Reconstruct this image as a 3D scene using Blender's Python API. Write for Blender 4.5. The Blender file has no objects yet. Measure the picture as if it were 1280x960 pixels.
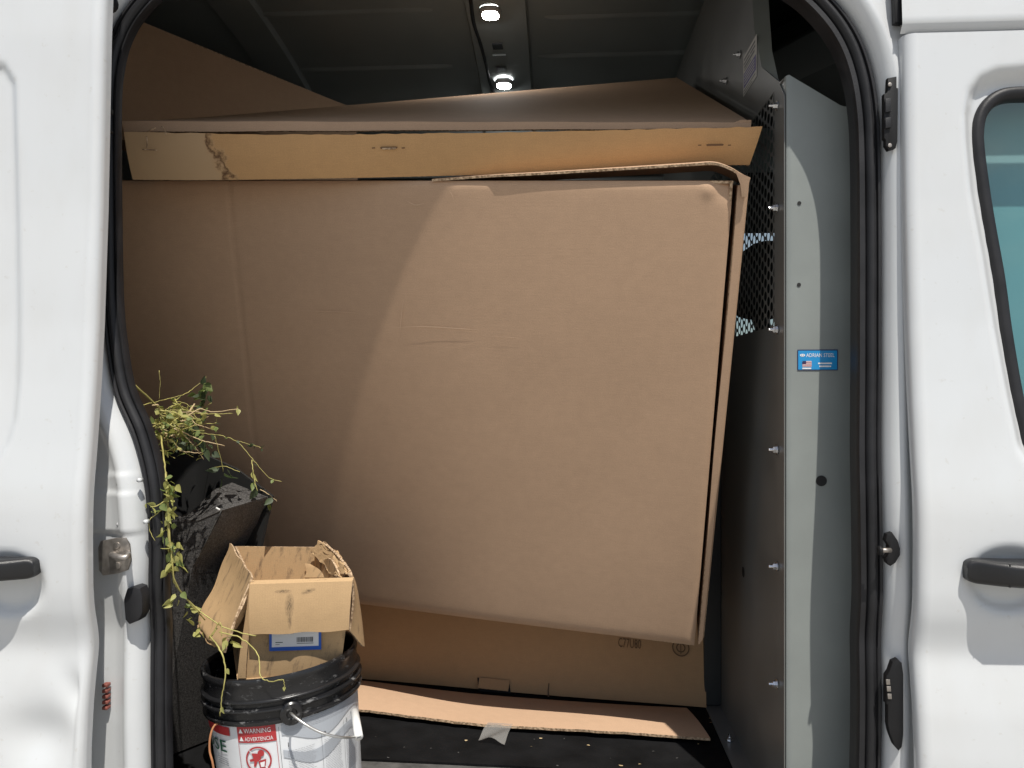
import bpy, bmesh, math, random
import numpy as np
from mathutils import Vector, Matrix
random.seed(7); np.random.seed(7)
SC = bpy.context.scene
COL = SC.collection
# ------------------------------------------------------------------ camera, world, sun, exposure
F = 962.0; YAW = math.atan(60.0/F); CAMY = -1.32          # z = 0 is the eye level; the ground lies at GZ
GZ = -1.50
cam_d = bpy.data.cameras.new('camera'); cam = bpy.data.objects.new('camera', cam_d); COL.objects.link(cam)
cam_d.sensor_width = 36.0; cam_d.lens = 36.0*F/1280.0; cam_d.clip_start = 0.05; cam_d.clip_end = 3000
cam.location = (0, CAMY, 0); cam.rotation_euler = (math.pi/2, 0, YAW)
SC.camera = cam
SUN_SX, SUN_K = -0.40, 2.19                                # light travels along (sx, 1, -k)
w = bpy.data.worlds.new('World'); SC.world = w; w.use_nodes = True
wn = w.node_tree.nodes; wl = w.node_tree.links; wn.clear()
sky = wn.new('ShaderNodeTexSky'); sky.sky_type = 'NISHITA'; sky.sun_disc = False
sun_dir = Vector((SUN_SX, 1, -SUN_K)).normalized()
sky.sun_elevation = math.asin(-sun_dir.z); sky.sun_rotation = math.radians(180) + math.atan2(SUN_SX, 1)
bg = wn.new('ShaderNodeBackground'); bg.inputs['Strength'].default_value = 0.095
wo = wn.new('ShaderNodeOutputWorld'); 
wtc = wn.new('ShaderNodeTexCoord'); wmp = wn.new('ShaderNodeMapping'); wmp.inputs['Scale'].default_value = (1, 1, 2.2); wl.new(wtc.outputs['Generated'], wmp.inputs[0])
wnz = wn.new('ShaderNodeTexNoise'); wnz.inputs['Scale'].default_value = 2.6; wnz.inputs['Detail'].default_value = 9; wnz.inputs['Roughness'].default_value = 0.58; wl.new(wmp.outputs[0], wnz.inputs[0])
wmr = wn.new('ShaderNodeMapRange'); wmr.inputs[1].default_value = 0.44; wmr.inputs[2].default_value = 0.66; wmr.inputs[4].default_value = 0.9; wl.new(wnz.outputs['Fac'], wmr.inputs[0])
wmx = wn.new('ShaderNodeMix'); wmx.data_type = 'RGBA'; wl.new(wmr.outputs[0], wmx.inputs[0]); wl.new(sky.outputs[0], wmx.inputs[6]); wmx.inputs[7].default_value = (8.0, 7.9, 7.8, 1)   # drifting white cloud
wl.new(wmx.outputs[2], bg.inputs[0]); wl.new(bg.outputs[0], wo.inputs[0])
sd = bpy.data.lights.new('sun', 'SUN'); sd.energy = 4.9; sd.angle = math.radians(0.53); sd.color = (1, 0.955, 0.88)
sun = bpy.data.objects.new('sun', sd); COL.objects.link(sun)
sun.rotation_euler = sun_dir.to_track_quat('-Z', 'Y').to_euler(); sun.location = (0, -8, 14)
vs = SC.view_settings; vs.view_transform = 'Standard'; vs.look = 'None'; vs.exposure = 0.0; vs.gamma = 1
vs.use_curve_mapping = False
SC.render.engine = 'CYCLES'; SC.cycles.use_denoising = True; SC.cycles.max_bounces = 10
SC.cycles.diffuse_bounces = 6; SC.cycles.transparent_max_bounces = 16; SC.cycles.sample_clamp_indirect = 6

# ------------------------------------------------------------------ helpers
FWD = Vector((-math.sin(YAW), math.cos(YAW), 0)); RGT = Vector((math.cos(YAW), math.sin(YAW), 0))
def P(px, py, Y):
    """real point on the plane at depth Y that is seen in this direction of the photograph"""
    d = FWD + RGT*((px-640.0)/F) + Vector((0, 0, 1))*((480.0-py)/F)
    t = (Y-CAMY)/d.y
    return Vector((d.x*t, Y, d.z*t))
def PX(px, py, X):
    d = FWD + RGT*((px-640.0)/F) + Vector((0, 0, 1))*((480.0-py)/F)
    t = X/d.x
    return Vector((X, CAMY+d.y*t, d.z*t))
def PZ(px, py, Z):
    d = FWD + RGT*((px-640.0)/F) + Vector((0, 0, 1))*((480.0-py)/F)
    t = Z/d.z
    return Vector((d.x*t, CAMY+d.y*t, Z))
def lerp(a, b, t): return a*(1-t)+b*t

def thing(name, loc, label, cat, group=None):
    o = bpy.data.objects.new(name, None); COL.objects.link(o); o.location = loc
    o.empty_display_size = 0.05
    o['label'] = label; o['category'] = cat
    if group: o['group'] = group
    return o
def attach(o, parent):
    o.parent = parent
    if parent.type == 'EMPTY': o.matrix_parent_inverse = Matrix.Translation(-Vector(parent.location))
def mesh(name, verts, faces, mats, parent=None, smooth=False, uvs=None, midx=None, label=None, kind=None, sharp=None):
    me = bpy.data.meshes.new(name)
    me.from_pydata([tuple(v) for v in verts], [], faces)
    if not isinstance(mats, (list, tuple)): mats = [mats]
    for m in mats: me.materials.append(m)
    if midx is not None: me.polygons.foreach_set('material_index', midx)
    if uvs is not None:
        ul = me.uv_layers.new(name='uv')
        li = np.zeros(len(me.loops), dtype=np.int32); me.loops.foreach_get('vertex_index', li)
        ul.data.foreach_set('uv', np.asarray(uvs, dtype=np.float32)[li].ravel())
    bm = bmesh.new(); bm.from_mesh(me); bmesh.ops.recalc_face_normals(bm, faces=bm.faces)
    bm.to_mesh(me); bm.free()
    if smooth:
        me.polygons.foreach_set('use_smooth', [True]*len(me.polygons))
        if sharp: me.set_sharp_from_angle(angle=math.radians(sharp))
    me.update()
    o = bpy.data.objects.new(name, me); COL.objects.link(o)
    if parent is not None: attach(o, parent)
    if label: o['label'] = label
    if kind: o['kind'] = kind
    return o
def gridfaces(nr, nc, closed=False):
    f = []
    for i in range(nr-1):
        for j in range(nc if closed else nc-1):
            k = (j+1) % nc
            f.append((i*nc+j, i*nc+k, (i+1)*nc+k, (i+1)*nc+j))
    return f
def sheet(name, rows, th, mat, edge, parent, smooth=True, label=None, uvs=None, off=None):
    """a board: rows = grid of points of its front face; thickness th goes away from the viewer side"""
    nr, nc = len(rows), len(rows[0])
    A = np.array([[list(p) for p in r] for r in rows], dtype=float)
    du = np.gradient(A, axis=1); dv = np.gradient(A, axis=0)
    n = np.cross(du, dv); n /= (np.linalg.norm(n, axis=2, keepdims=True)+1e-12)
    if off is not None:
        s = np.sign((n*np.array(off)).sum(axis=2, keepdims=True)); s[s == 0] = 1; n = n*s
    else:
        c = np.array([0, CAMY, 0]); s = np.sign((n*(A-c)).sum(axis=2, keepdims=True)); s[s == 0] = 1; n = n*s
    B = A+n*th
    lu = np.concatenate([np.zeros((nr, 1)), np.cumsum(np.linalg.norm(np.diff(A, axis=1), axis=2), axis=1)], axis=1)
    lv = np.concatenate([np.zeros((1, nc)), np.cumsum(np.linalg.norm(np.diff(A, axis=0), axis=2), axis=0)], axis=0)
    uv = np.stack([lu, lv], axis=2).reshape(-1, 2)
    N = nr*nc
    V = np.concatenate([A.reshape(-1, 3), B.reshape(-1, 3)])
    fs = gridfaces(nr, nc); m = [0]*len(fs)
    bs = [tuple(N+i for i in reversed(f)) for f in fs]; fs = fs+bs; m += [0]*len(bs)
    per = [j for j in range(nc)]+[i*nc+nc-1 for i in range(1, nr)]+[(nr-1)*nc+j for j in range(nc-2, -1, -1)]+[i*nc for i in range(nr-2, 0, -1)]
    for a, b in zip(per, per[1:]+per[:1]):
        fs.append((a, b, N+b, N+a)); m.append(1)
    return mesh(name, V, fs, [mat, edge], parent, smooth, np.concatenate([uv, uv]), m, label, sharp=35)
def bil(c00, c10, c11, c01, nu, nv, fn=None):
    """grid between four corners: c00 top left, c10 top right, c11 bottom right, c01 bottom left"""
    rows = []
    for j in range(nv+1):
        t = j/nv; r = []
        for i in range(nu+1):
            s = i/nu
            p = (c00*(1-s)+c10*s)*(1-t)+(c01*(1-s)+c11*s)*t
            if fn: p = p+fn(s, t)
            r.append(p)
        rows.append(r)
    return rows
def tube(name, pts, r, mat, parent, n=6, label=None, rend=None, caps=True):
    pts = [Vector(p) for p in pts]; V = []; up = Vector((0.31, 0.53, 0.79))
    for i, p in enumerate(pts):
        t = (pts[min(i+1, len(pts)-1)]-pts[max(i-1, 0)]).normalized()
        a = t.cross(up)
        if a.length < 1e-4: a = t.cross(Vector((1, 0, 0)))
        a.normalize(); b = t.cross(a)
        rr = r if rend is None else lerp(r, rend, i/(len(pts)-1))
        for k in range(n):
            an = 2*math.pi*k/n
            V.append(p+a*(rr*math.cos(an))+b*(rr*math.sin(an)))
    fs = gridfaces(len(pts), n, True)
    if caps: fs += [tuple(range(n)), tuple((len(pts)-1)*n+k for k in range(n))]
    return mesh(name, V, fs, mat, parent, True, label=label)
def crom(pts, sub=6, closed=False):
    pts = [Vector(p) for p in pts]; n = len(pts); out = []
    for i in range(n if closed else n-1):
        p0 = pts[(i-1) % n] if closed or i > 0 else pts[0]*2-pts[1]
        p1 = pts[i]; p2 = pts[(i+1) % n]
        p3 = pts[(i+2) % n] if closed or i+2 < n else pts[-1]*2-pts[-2]
        for k in range(sub):
            t = k/sub
            out.append(0.5*((2*p1)+(p2-p0)*t+(2*p0-5*p1+4*p2-p3)*t*t+(3*p1-p0-3*p2+p3)*t**3))
    if not closed: out.append(pts[-1])
    return out
def resample(pts, step, closed=False):
    q = np.array([list(p) for p in pts]);
    if closed: q = np.vstack([q, q[:1]])
    s = np.concatenate([[0], np.cumsum(np.linalg.norm(np.diff(q, axis=0), axis=1))])
    n = max(3, int(s[-1]/step)); t = np.linspace(0, s[-1], n+1)
    r = np.stack([np.interp(t, s, q[:, k]) for k in range(q.shape[1])], axis=1)
    return r[:-1] if closed else r
def box(name, c, s, mat, parent, bev=0.0, rot=None, label=None, kind=None):
    bm = bmesh.new(); bmesh.ops.create_cube(bm, size=1)
    for v in bm.verts: v.co = Vector((v.co.x*s[0], v.co.y*s[1], v.co.z*s[2]))
    if bev: bmesh.ops.bevel(bm, geom=bm.edges[:], offset=bev, segments=3, profile=0.5, affect='EDGES')
    M = Matrix.Translation(Vector(c)) @ (rot.to_4x4() if rot else Matrix())
    bm.transform(M)
    V = [v.co.copy() for v in bm.verts]; bm.verts.index_update(); fs = [[v.index for v in f.verts] for f in bm.faces]; bm.free()
    return mesh(name, V, fs, mat, parent, bev > 0, label=label, kind=kind, sharp=50)
def plate(name, poly, th, mat, parent, bev=0.002, label=None, ydir=-1):
    """extruded outline: poly = points in 3D, extruded along y by th"""
    bm = bmesh.new(); vs_ = [bm.verts.new(p) for p in poly]; f = bm.faces.new(vs_)
    r = bmesh.ops.extrude_face_region(bm, geom=[f])
    for v in r['geom']:
        if isinstance(v, bmesh.types.BMVert): v.co.y += ydir*th
    top = [e for e in bm.edges if all(abs(v.co.y-(poly[0].y+ydir*th)) < th*0.6+abs(max(p.y for p in poly)-min(p.y for p in poly)) for v in e.verts) and len(e.link_faces) == 2 and e.calc_length() > 0]
    if bev:
        te = [e for e in r['geom'] if isinstance(e, bmesh.types.BMEdge)]
        bmesh.ops.bevel(bm, geom=te, offset=bev, segments=2, profile=0.5, affect='EDGES', clamp_overlap=True)
    bm.verts.index_update(); V = [v.co.copy() for v in bm.verts]; fs = [[v.index for v in f.verts] for f in bm.faces]; bm.free()
    return mesh(name, V, fs, mat, parent, True, label=label, sharp=40)
_tc = {}
def text_geo(s):
    """flat text as (verts2d, faces), cap height 1"""
    if s in _tc: return _tc[s]
    cu = bpy.data.curves.new('t', 'FONT'); cu.body = s; cu.size = 1; cu.resolution_u = 2; cu.fill_mode = 'FRONT'
    ob = bpy.data.objects.new('t', cu); COL.objects.link(ob)
    dg = bpy.context.evaluated_depsgraph_get(); me = bpy.data.meshes.new_from_object(ob.evaluated_get(dg))
    V = np.array([list(v.co) for v in me.vertices]); fs = [list(p.vertices) for p in me.polygons]
    bpy.data.objects.remove(ob); bpy.data.curves.remove(cu); bpy.data.meshes.remove(me)
    V[:, 0] -= V[:, 0].min(); V[:, 1] -= V[:, 1].min(); V = V[:, :2]/V[:, 1].max()
    _tc[s] = (V, fs); return _tc[s]
class Print:
    """flat print on a mapped surface: rectangles, polygons and lettering"""
    def __init__(s, fn): s.fn = fn; s.V = []; s.F = []
    def poly(s, pts, h=0.0):
        b = len(s.V); s.V += [s.fn(x, y, h) for x, y in pts]; s.F.append(list(range(b, b+len(pts)))); return s
    def rect(s, x0, y0, x1, y1, h=0.0, n=1):
        for i in range(n):
            a = lerp(x0, x1, i/n); c = lerp(x0, x1, (i+1)/n); s.poly([(a, y0), (c, y0), (c, y1), (a, y1)], h)
        return s
    def text(s, t, x, y, hgt, width=None, h=0.0):
        V, fs = text_geo(t); b = len(s.V); sx = hgt if width is None else width/V[:, 0].max()
        s.V += [s.fn(x+v[0]*sx, y+v[1]*hgt, h) for v in V]; s.F += [[b+i for i in f] for f in fs]; return s
    def ring(s, cx, cy, r0, r1, n=28, h=0.0):
        for k in range(n):
            a, b = 2*math.pi*k/n, 2*math.pi*(k+1)/n
            s.poly([(cx+r0*math.cos(a), cy+r0*math.sin(a)), (cx+r1*math.cos(a), cy+r1*math.sin(a)), (cx+r1*math.cos(b), cy+r1*math.sin(b)), (cx+r0*math.cos(b), cy+r0*math.sin(b))], h)
        return s
    def disc(s, cx, cy, rx, ry, n=18, h=0.0):
        return s.poly([(cx+rx*math.cos(2*math.pi*k/n), cy+ry*math.sin(2*math.pi*k/n)) for k in range(n)], h)
    def make(s, name, mat, parent, label=None): return mesh(name, s.V, s.F, mat, parent, label=label)

# ------------------------------------------------------------------ materials
def newmat(name):
    m = bpy.data.materials.new(name); m.use_nodes = True; nt = m.node_tree
    return m, nt.nodes, nt.links, nt.nodes['Principled BSDF']
def simple(name, col, rough=0.5, metal=0.0, spec=0.5, coat=0.0, bump=0.0, bscale=200, var=0.0, vscale=8):
    m, n, l, b = newmat(name)
    b.inputs['Base Color'].default_value = (*col, 1); b.inputs['Roughness'].default_value = rough
    b.inputs['Metallic'].default_value = metal; b.inputs['Specular IOR Level'].default_value = spec
    b.inputs['Coat Weight'].default_value = coat; b.inputs['Coat Roughness'].default_value = 0.08
    tc = n.new('ShaderNodeTexCoord')
    if var:
        nz = n.new('ShaderNodeTexNoise'); nz.inputs['Scale'].default_value = vscale; nz.inputs['Detail'].default_value = 6
        l.new(tc.outputs['Object'], nz.inputs['Vector'])
        mr = n.new('ShaderNodeMapRange'); mr.inputs['From Min'].default_value = 0.3; mr.inputs['From Max'].default_value = 0.7
        mr.inputs['To Min'].default_value = 1-var; mr.inputs['To Max'].default_value = 1+var
        l.new(nz.outputs['Fac'], mr.inputs['Value'])
        mx = n.new('ShaderNodeVectorMath'); mx.operation = 'SCALE'; mx.inputs[0].default_value = col
        l.new(mr.outputs[0], mx.inputs['Scale']); l.new(mx.outputs[0], b.inputs['Base Color'])
        r2 = n.new('ShaderNodeMapRange'); r2.inputs['To Min'].default_value = max(0.02, rough-0.12); r2.inputs['To Max'].default_value = min(1, rough+0.12)
        l.new(nz.outputs['Fac'], r2.inputs['Value']); l.new(r2.outputs[0], b.inputs['Roughness'])
    if bump:
        nb = n.new('ShaderNodeTexNoise'); nb.inputs['Scale'].default_value = bscale; nb.inputs['Detail'].default_value = 3
        l.new(tc.outputs['Object'], nb.inputs['Vector'])
        bp = n.new('ShaderNodeBump'); bp.inputs['Strength'].default_value = bump; bp.inputs['Distance'].default_value = 0.002
        l.new(nb.outputs['Fac'], bp.inputs['Height']); l.new(bp.outputs[0], b.inputs['Normal'])
    return m
def cardboard(name, col, flute=0.0075, fb=0.10, scuff=0.5, vert=True, grime=0.0):
    m, n, l, b = newmat(name); b.inputs['Roughness'].default_value = 0.78; b.inputs['Specular IOR Level'].default_value = 0.25
    uv = n.new('ShaderNodeTexCoord')
    def noise(scale, detail=4, src=None, rough=0.6):
        t = n.new('ShaderNodeTexNoise'); t.inputs['Scale'].default_value = scale; t.inputs['Detail'].default_value = detail
        t.inputs['Roughness'].default_value = rough
        l.new(src or uv.outputs['UV'], t.inputs['Vector']); return t
    def rng(src, a, b2, c, d):
        r = n.new('ShaderNodeMapRange'); r.inputs[1].default_value = a; r.inputs[2].default_value = b2; r.inputs[3].default_value = c; r.inputs[4].default_value = d
        l.new(src, r.inputs[0]); return r.outputs[0]
    def mul(a, b2):
        q = n.new('ShaderNodeMath'); q.operation = 'MULTIPLY'; l.new(a, q.inputs[0]); l.new(b2, q.inputs[1]); return q.outputs[0]
    big = noise(3.5, 5); fib = noise(420, 2); mid = noise(45, 5)
    st = n.new('ShaderNodeMapping'); st.inputs['Scale'].default_value = (4, 90, 1); l.new(uv.outputs['UV'], st.inputs[0])
    stz = noise(6, 4, st.outputs[0])
    f = mul(mul(rng(big.outputs['Fac'], .3, .7, .96, 1.04), rng(fib.outputs['Fac'], .3, .7, .93, 1.06)), mul(rng(mid.outputs['Fac'], .3, .7, .97, 1.03), rng(stz.outputs['Fac'], .3, .7, .97, 1.03)))
    sc = n.new('ShaderNodeVectorMath'); sc.operation = 'SCALE'; sc.inputs[0].default_value = col; l.new(f, sc.inputs['Scale'])
    # pale rubbed scuffs
    sm = n.new('ShaderNodeMapping'); sm.inputs['Scale'].default_value = (2.2, 30, 1); sm.inputs['Rotation'].default_value = (0, 0, 0.2); l.new(uv.outputs['UV'], sm.inputs[0])
    s1 = noise(2.3, 7, sm.outputs[0], 0.7); sf = rng(s1.outputs['Fac'], .66, .74, 0, 0.22*scuff)
    mx = n.new('ShaderNodeMix'); mx.data_type = 'RGBA'; l.new(sf, mx.inputs[0]); l.new(sc.outputs[0], mx.inputs[6]); mx.inputs[7].default_value = (min(1, col[0]*1.45), min(1, col[1]*1.5), min(1, col[2]*1.7), 1)
    outc = mx.outputs[2]
    if grime:
        gm = n.new('ShaderNodeMapping'); gm.inputs['Scale'].default_value = (26, 9, 1); gm.inputs['Rotation'].default_value = (0, 0, .35); l.new(uv.outputs['UV'], gm.inputs[0])
        gz = noise(1.6, 8, gm.outputs[0], .72); gf = rng(gz.outputs['Fac'], .53, .71, 0, grime)
        m4 = n.new('ShaderNodeMix'); m4.data_type = 'RGBA'; l.new(gf, m4.inputs[0]); l.new(outc, m4.inputs[6]); m4.inputs[7].default_value = (.07, .055, .045, 1); outc = m4.outputs[2]
    l.new(outc, b.inputs['Base Color'])
    wv = n.new('ShaderNodeTexWave'); wv.bands_direction = 'X' if vert else 'Y'; wv.inputs['Scale'].default_value = 2*math.pi/flute/20; wv.inputs['Distortion'].default_value = 0.6
    wv.inputs['Detail'].default_value = 2; wv.inputs['Detail Scale'].default_value = 0.3
    l.new(uv.outputs['UV'], wv.inputs['Vector'])
    b1 = n.new('ShaderNodeBump'); b1.inputs['Strength'].default_value = fb; b1.inputs['Distance'].default_value = 0.00035; l.new(wv.outputs['Fac'], b1.inputs['Height'])
    b2_ = n.new('ShaderNodeBump'); b2_.inputs['Strength'].default_value = 0.35; b2_.inputs['Distance'].default_value = 0.0006; l.new(fib.outputs['Fac'], b2_.inputs['Height']); l.new(b1.outputs[0], b2_.inputs['Normal'])
    b3 = n.new('ShaderNodeBump'); b3.inputs['Strength'].default_value = 0.16; b3.inputs['Distance'].default_value = 0.004; l.new(noise(9, 3).outputs['Fac'], b3.inputs['Height']); l.new(b2_.outputs[0], b3.inputs['Normal'])
    l.new(b3.outputs[0], b.inputs['Normal'])
    return m
KRAFT = (0.51, 0.340, 0.222)
M = {}
M['card'] = cardboard('cardboard_kraft', KRAFT, scuff=.8, fb=.045, vert=False)
M['card_gold'] = cardboard('cardboard_golden', (0.46, 0.295, 0.16), scuff=0.3)
M['card_small'] = cardboard('cardboard_small', (0.50, 0.335, 0.18), flute=0.005, scuff=1.2, fb=.15, grime=.9)
M['card_edge'] = None
def edge_mat():
    m, n, l, b = newmat('cardboard_cut_edge'); b.inputs['Roughness'].default_value = 0.9
    tc = n.new('ShaderNodeTexCoord'); wv = n.new('ShaderNodeTexNoise'); wv.inputs['Scale'].default_value = 170; wv.inputs['Detail'].default_value = 2
    l.new(tc.outputs['Object'], wv.inputs['Vector']); cr = n.new('ShaderNodeValToRGB'); cr.color_ramp.elements[0].position = 0.38; cr.color_ramp.elements[1].position = 0.62
    cr.color_ramp.elements[0].color = (0.26, 0.17, 0.10, 1); cr.color_ramp.elements[1].color = (0.62, 0.45, 0.29, 1)
    l.new(wv.outputs['Fac'], cr.inputs[0]); l.new(cr.outputs[0], b.inputs['Base Color'])
    bp = n.new('ShaderNodeBump'); bp.inputs['Strength'].default_value = 0.8; bp.inputs['Distance'].default_value = 0.002; l.new(wv.outputs['Fac'], bp.inputs['Height']); l.new(bp.outputs[0], b.inputs['Normal'])
    return m
M['card_edge'] = edge_mat(); M['card_pale'] = simple('rubbed_cardboard', (0.60, 0.42, 0.28), .8, var=.1, vscale=60)
def paint_mat():
    m, n, l, b = newmat('white_paint'); b.inputs['Roughness'].default_value = 0.32; b.inputs['Coat Weight'].default_value = 0.9; b.inputs['Coat Roughness'].default_value = 0.07
    tc = n.new('ShaderNodeTexCoord')
    a = n.new('ShaderNodeTexNoise'); a.inputs['Scale'].default_value = 3; a.inputs['Detail'].default_value = 6; l.new(tc.outputs['Object'], a.inputs[0])
    mp = n.new('ShaderNodeMapping'); mp.inputs['Scale'].default_value = (5, 5, 2.2); l.new(tc.outputs['Object'], mp.inputs[0])
    c = n.new('ShaderNodeTexNoise'); c.inputs['Scale'].default_value = 3; c.inputs['Detail'].default_value = 5; l.new(mp.outputs[0], c.inputs[0])
    d = n.new('ShaderNodeTexNoise'); d.inputs['Scale'].default_value = 75; d.inputs['Detail'].default_value = 4; l.new(tc.outputs['Object'], d.inputs[0])
    r = n.new('ShaderNodeMapRange'); r.inputs[1].default_value = .42; r.inputs[2].default_value = .75; r.inputs[3].default_value = 0; r.inputs[4].default_value = 0.13; l.new(c.outputs['Fac'], r.inputs[0])
    r2 = n.new('ShaderNodeMapRange'); r2.inputs[1].default_value = .665; r2.inputs[2].default_value = .74; r2.inputs[3].default_value = 0; r2.inputs[4].default_value = 0.25; l.new(d.outputs['Fac'], r2.inputs[0])
    ad = n.new('ShaderNodeMath'); ad.operation = 'ADD'; l.new(r.outputs[0], ad.inputs[0]); l.new(r2.outputs[0], ad.inputs[1])
    mx = n.new('ShaderNodeMix'); mx.data_type = 'RGBA'; l.new(ad.outputs[0], mx.inputs[0]); mx.inputs[6].default_value = (0.634, 0.652, 0.662, 1); mx.inputs[7].default_value = (0.46, 0.43, 0.38, 1)
    l.new(mx.outputs[2], b.inputs['Base Color'])
    rr = n.new('ShaderNodeMapRange'); rr.inputs[3].default_value = 0.25; rr.inputs[4].default_value = 0.45; l.new(a.outputs['Fac'], rr.inputs[0]); l.new(rr.outputs[0], b.inputs['Roughness'])
    return m
M['paint'] = paint_mat()
M['rubber'] = simple('black_rubber', (0.016, 0.016, 0.018), 0.5, spec=.4, bump=0.15, bscale=300, var=0.3, vscale=20)
M['plastic'] = simple('black_plastic', (0.012, 0.012, 0.013), 0.5, bump=0.15, bscale=900, var=0.15, spec=.3)
M['handle'] = simple('handle_plastic', (0.013, 0.013, 0.014), 0.36, bump=0.2, bscale=1200)
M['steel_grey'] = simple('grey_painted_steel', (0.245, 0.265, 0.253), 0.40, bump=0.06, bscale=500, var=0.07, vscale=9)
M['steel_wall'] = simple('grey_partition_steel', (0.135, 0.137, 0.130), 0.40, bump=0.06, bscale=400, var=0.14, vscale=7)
M['zinc'] = simple('zinc', (0.75, 0.76, 0.78), 0.25, metal=1.0)
M['striker'] = simple('worn_steel', (0.36, 0.33, 0.30), 0.42, metal=0.8, var=0.25, vscale=60)
M['ceiling'] = simple('interior_paint', (0.29, 0.325, 0.325), 0.40, var=0.08, vscale=4)
M['dark'] = simple('dark_trim', (0.03, 0.032, 0.032), 0.7, var=0.2)
M['mat'] = simple('floor_mat_rubber', (0.006, 0.006, 0.0065), 0.85, spec=.15, bump=0.6, bscale=160, var=0.5, vscale=14)
M['dusty'] = simple('dusty_floor_metal', (0.075, 0.073, 0.07), 0.85, bump=0.5, bscale=90, var=0.45, vscale=30)
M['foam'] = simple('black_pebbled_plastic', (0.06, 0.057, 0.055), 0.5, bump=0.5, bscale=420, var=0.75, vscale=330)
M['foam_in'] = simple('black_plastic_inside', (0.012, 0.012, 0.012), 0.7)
M['white_label'] = simple('bucket_white', (0.72, 0.74, 0.76), 0.35, var=0.06, vscale=12)
def lid_mat():
    m = simple('bucket_black', (0.014, 0.014, 0.015), 0.27, bump=0.06, bscale=160); n = m.node_tree.nodes; l = m.node_tree.links; b = n['Principled BSDF']
    tc = n.new('ShaderNodeTexCoord'); mp = n.new('ShaderNodeMapping'); mp.inputs['Scale'].default_value = (26, 26, 70); l.new(tc.outputs['Object'], mp.inputs[0])
    a = n.new('ShaderNodeTexNoise'); a.inputs['Scale'].default_value = 1.3; a.inputs['Detail'].default_value = 8; a.inputs['Roughness'].default_value = .7; l.new(mp.outputs[0], a.inputs[0])
    r = n.new('ShaderNodeMapRange'); r.inputs[1].default_value = .58; r.inputs[2].default_value = .72; r.inputs[4].default_value = .55; l.new(a.outputs['Fac'], r.inputs[0])
    mx = n.new('ShaderNodeMix'); mx.data_type = 'RGBA'; l.new(r.outputs[0], mx.inputs[0]); mx.inputs[6].default_value = (.014, .014, .015, 1); mx.inputs[7].default_value = (.40, .40, .40, 1); l.new(mx.outputs[2], b.inputs['Base Color']); return m
M['lid_black'] = lid_mat()
M['red'] = simple('label_red', (0.42, 0.035, 0.04), 0.4); M['green'] = simple('label_green', (0.02, 0.09, 0.05), 0.4)
M['grey_print'] = simple('label_grey', (0.42, 0.45, 0.49), 0.4); M['dark_print'] = simple('label_dark', (0.10, 0.105, 0.11), 0.4)
M['fine_print'] = simple('label_fine_print', (0.38, 0.39, 0.41), 0.4)
M['white_print'] = simple('label_white', (0.8, 0.8, 0.8), 0.4); M['blue'] = simple('label_blue', (0.03, 0.12, 0.50), 0.4)
M['cyan'] = simple('sticker_blue', (0.015, 0.27, 0.60), 0.3); M['navy'] = simple('sticker_navy', (0.02, 0.03, 0.10), 0.4)
M['violet'] = simple('sticker_violet', (0.10, 0.08, 0.30), 0.5); M['sticker_white'] = simple('sticker_white', (0.62, 0.60, 0.57), 0.5)
M['ink'] = simple('carton_ink', (0.15, 0.095, 0.055), 0.8); M['scorch'] = simple('brown_stain', (0.16, 0.09, 0.045), 0.8)
M['wire'] = simple('galvanised_wire', (0.6, 0.6, 0.58), 0.35, metal=0.9); M['grip'] = simple('white_grip', (0.8, 0.8, 0.78), 0.35)
M['stem'] = simple('dry_stem', (0.38, 0.34, 0.11), 0.6, var=0.3, vscale=30); M['stem_pale'] = simple('pale_stem', (0.45, 0.34, 0.19), 0.6, var=0.2, vscale=30)
def leaf_mat(name, col):
    m, n, l, b = newmat(name); b.inputs['Base Color'].default_value = (*col, 1); b.inputs['Roughness'].default_value = 0.55
    tr = n.new('ShaderNodeBsdfTranslucent'); tr.inputs[0].default_value = (col[0]*1.3, col[1]*1.4, col[2], 1); mx = n.new('ShaderNodeMixShader'); mx.inputs[0].default_value = 0.35
    tc = n.new('ShaderNodeTexCoord'); nz = n.new('ShaderNodeTexNoise'); nz.inputs['Scale'].default_value = 60; l.new(tc.outputs['Object'], nz.inputs[0])
    mr = n.new('ShaderNodeMapRange'); mr.inputs[1].default_value = .3; mr.inputs[2].default_value = .7; mr.inputs[3].default_value = .7; mr.inputs[4].default_value = 1.35; l.new(nz.outputs['Fac'], mr.inputs[0])
    sc = n.new('ShaderNodeVectorMath'); sc.operation = 'SCALE'; sc.inputs[0].default_value = col; l.new(mr.outputs[0], sc.inputs['Scale']); l.new(sc.outputs[0], b.inputs['Base Color'])
    l.new(b.outputs[0], mx.inputs[1]); l.new(tr.outputs[0], mx.inputs[2]); l.new(mx.outputs[0], n['Material Output'].inputs[0]); return m
M['leaf'] = leaf_mat('leaf_green', (0.19, 0.24, 0.075)); M['leaf2'] = leaf_mat('leaf_yellow', (0.40, 0.39, 0.13)); M['leaf3'] = leaf_mat('leaf_dark', (0.06, 0.085, 0.04))
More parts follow.
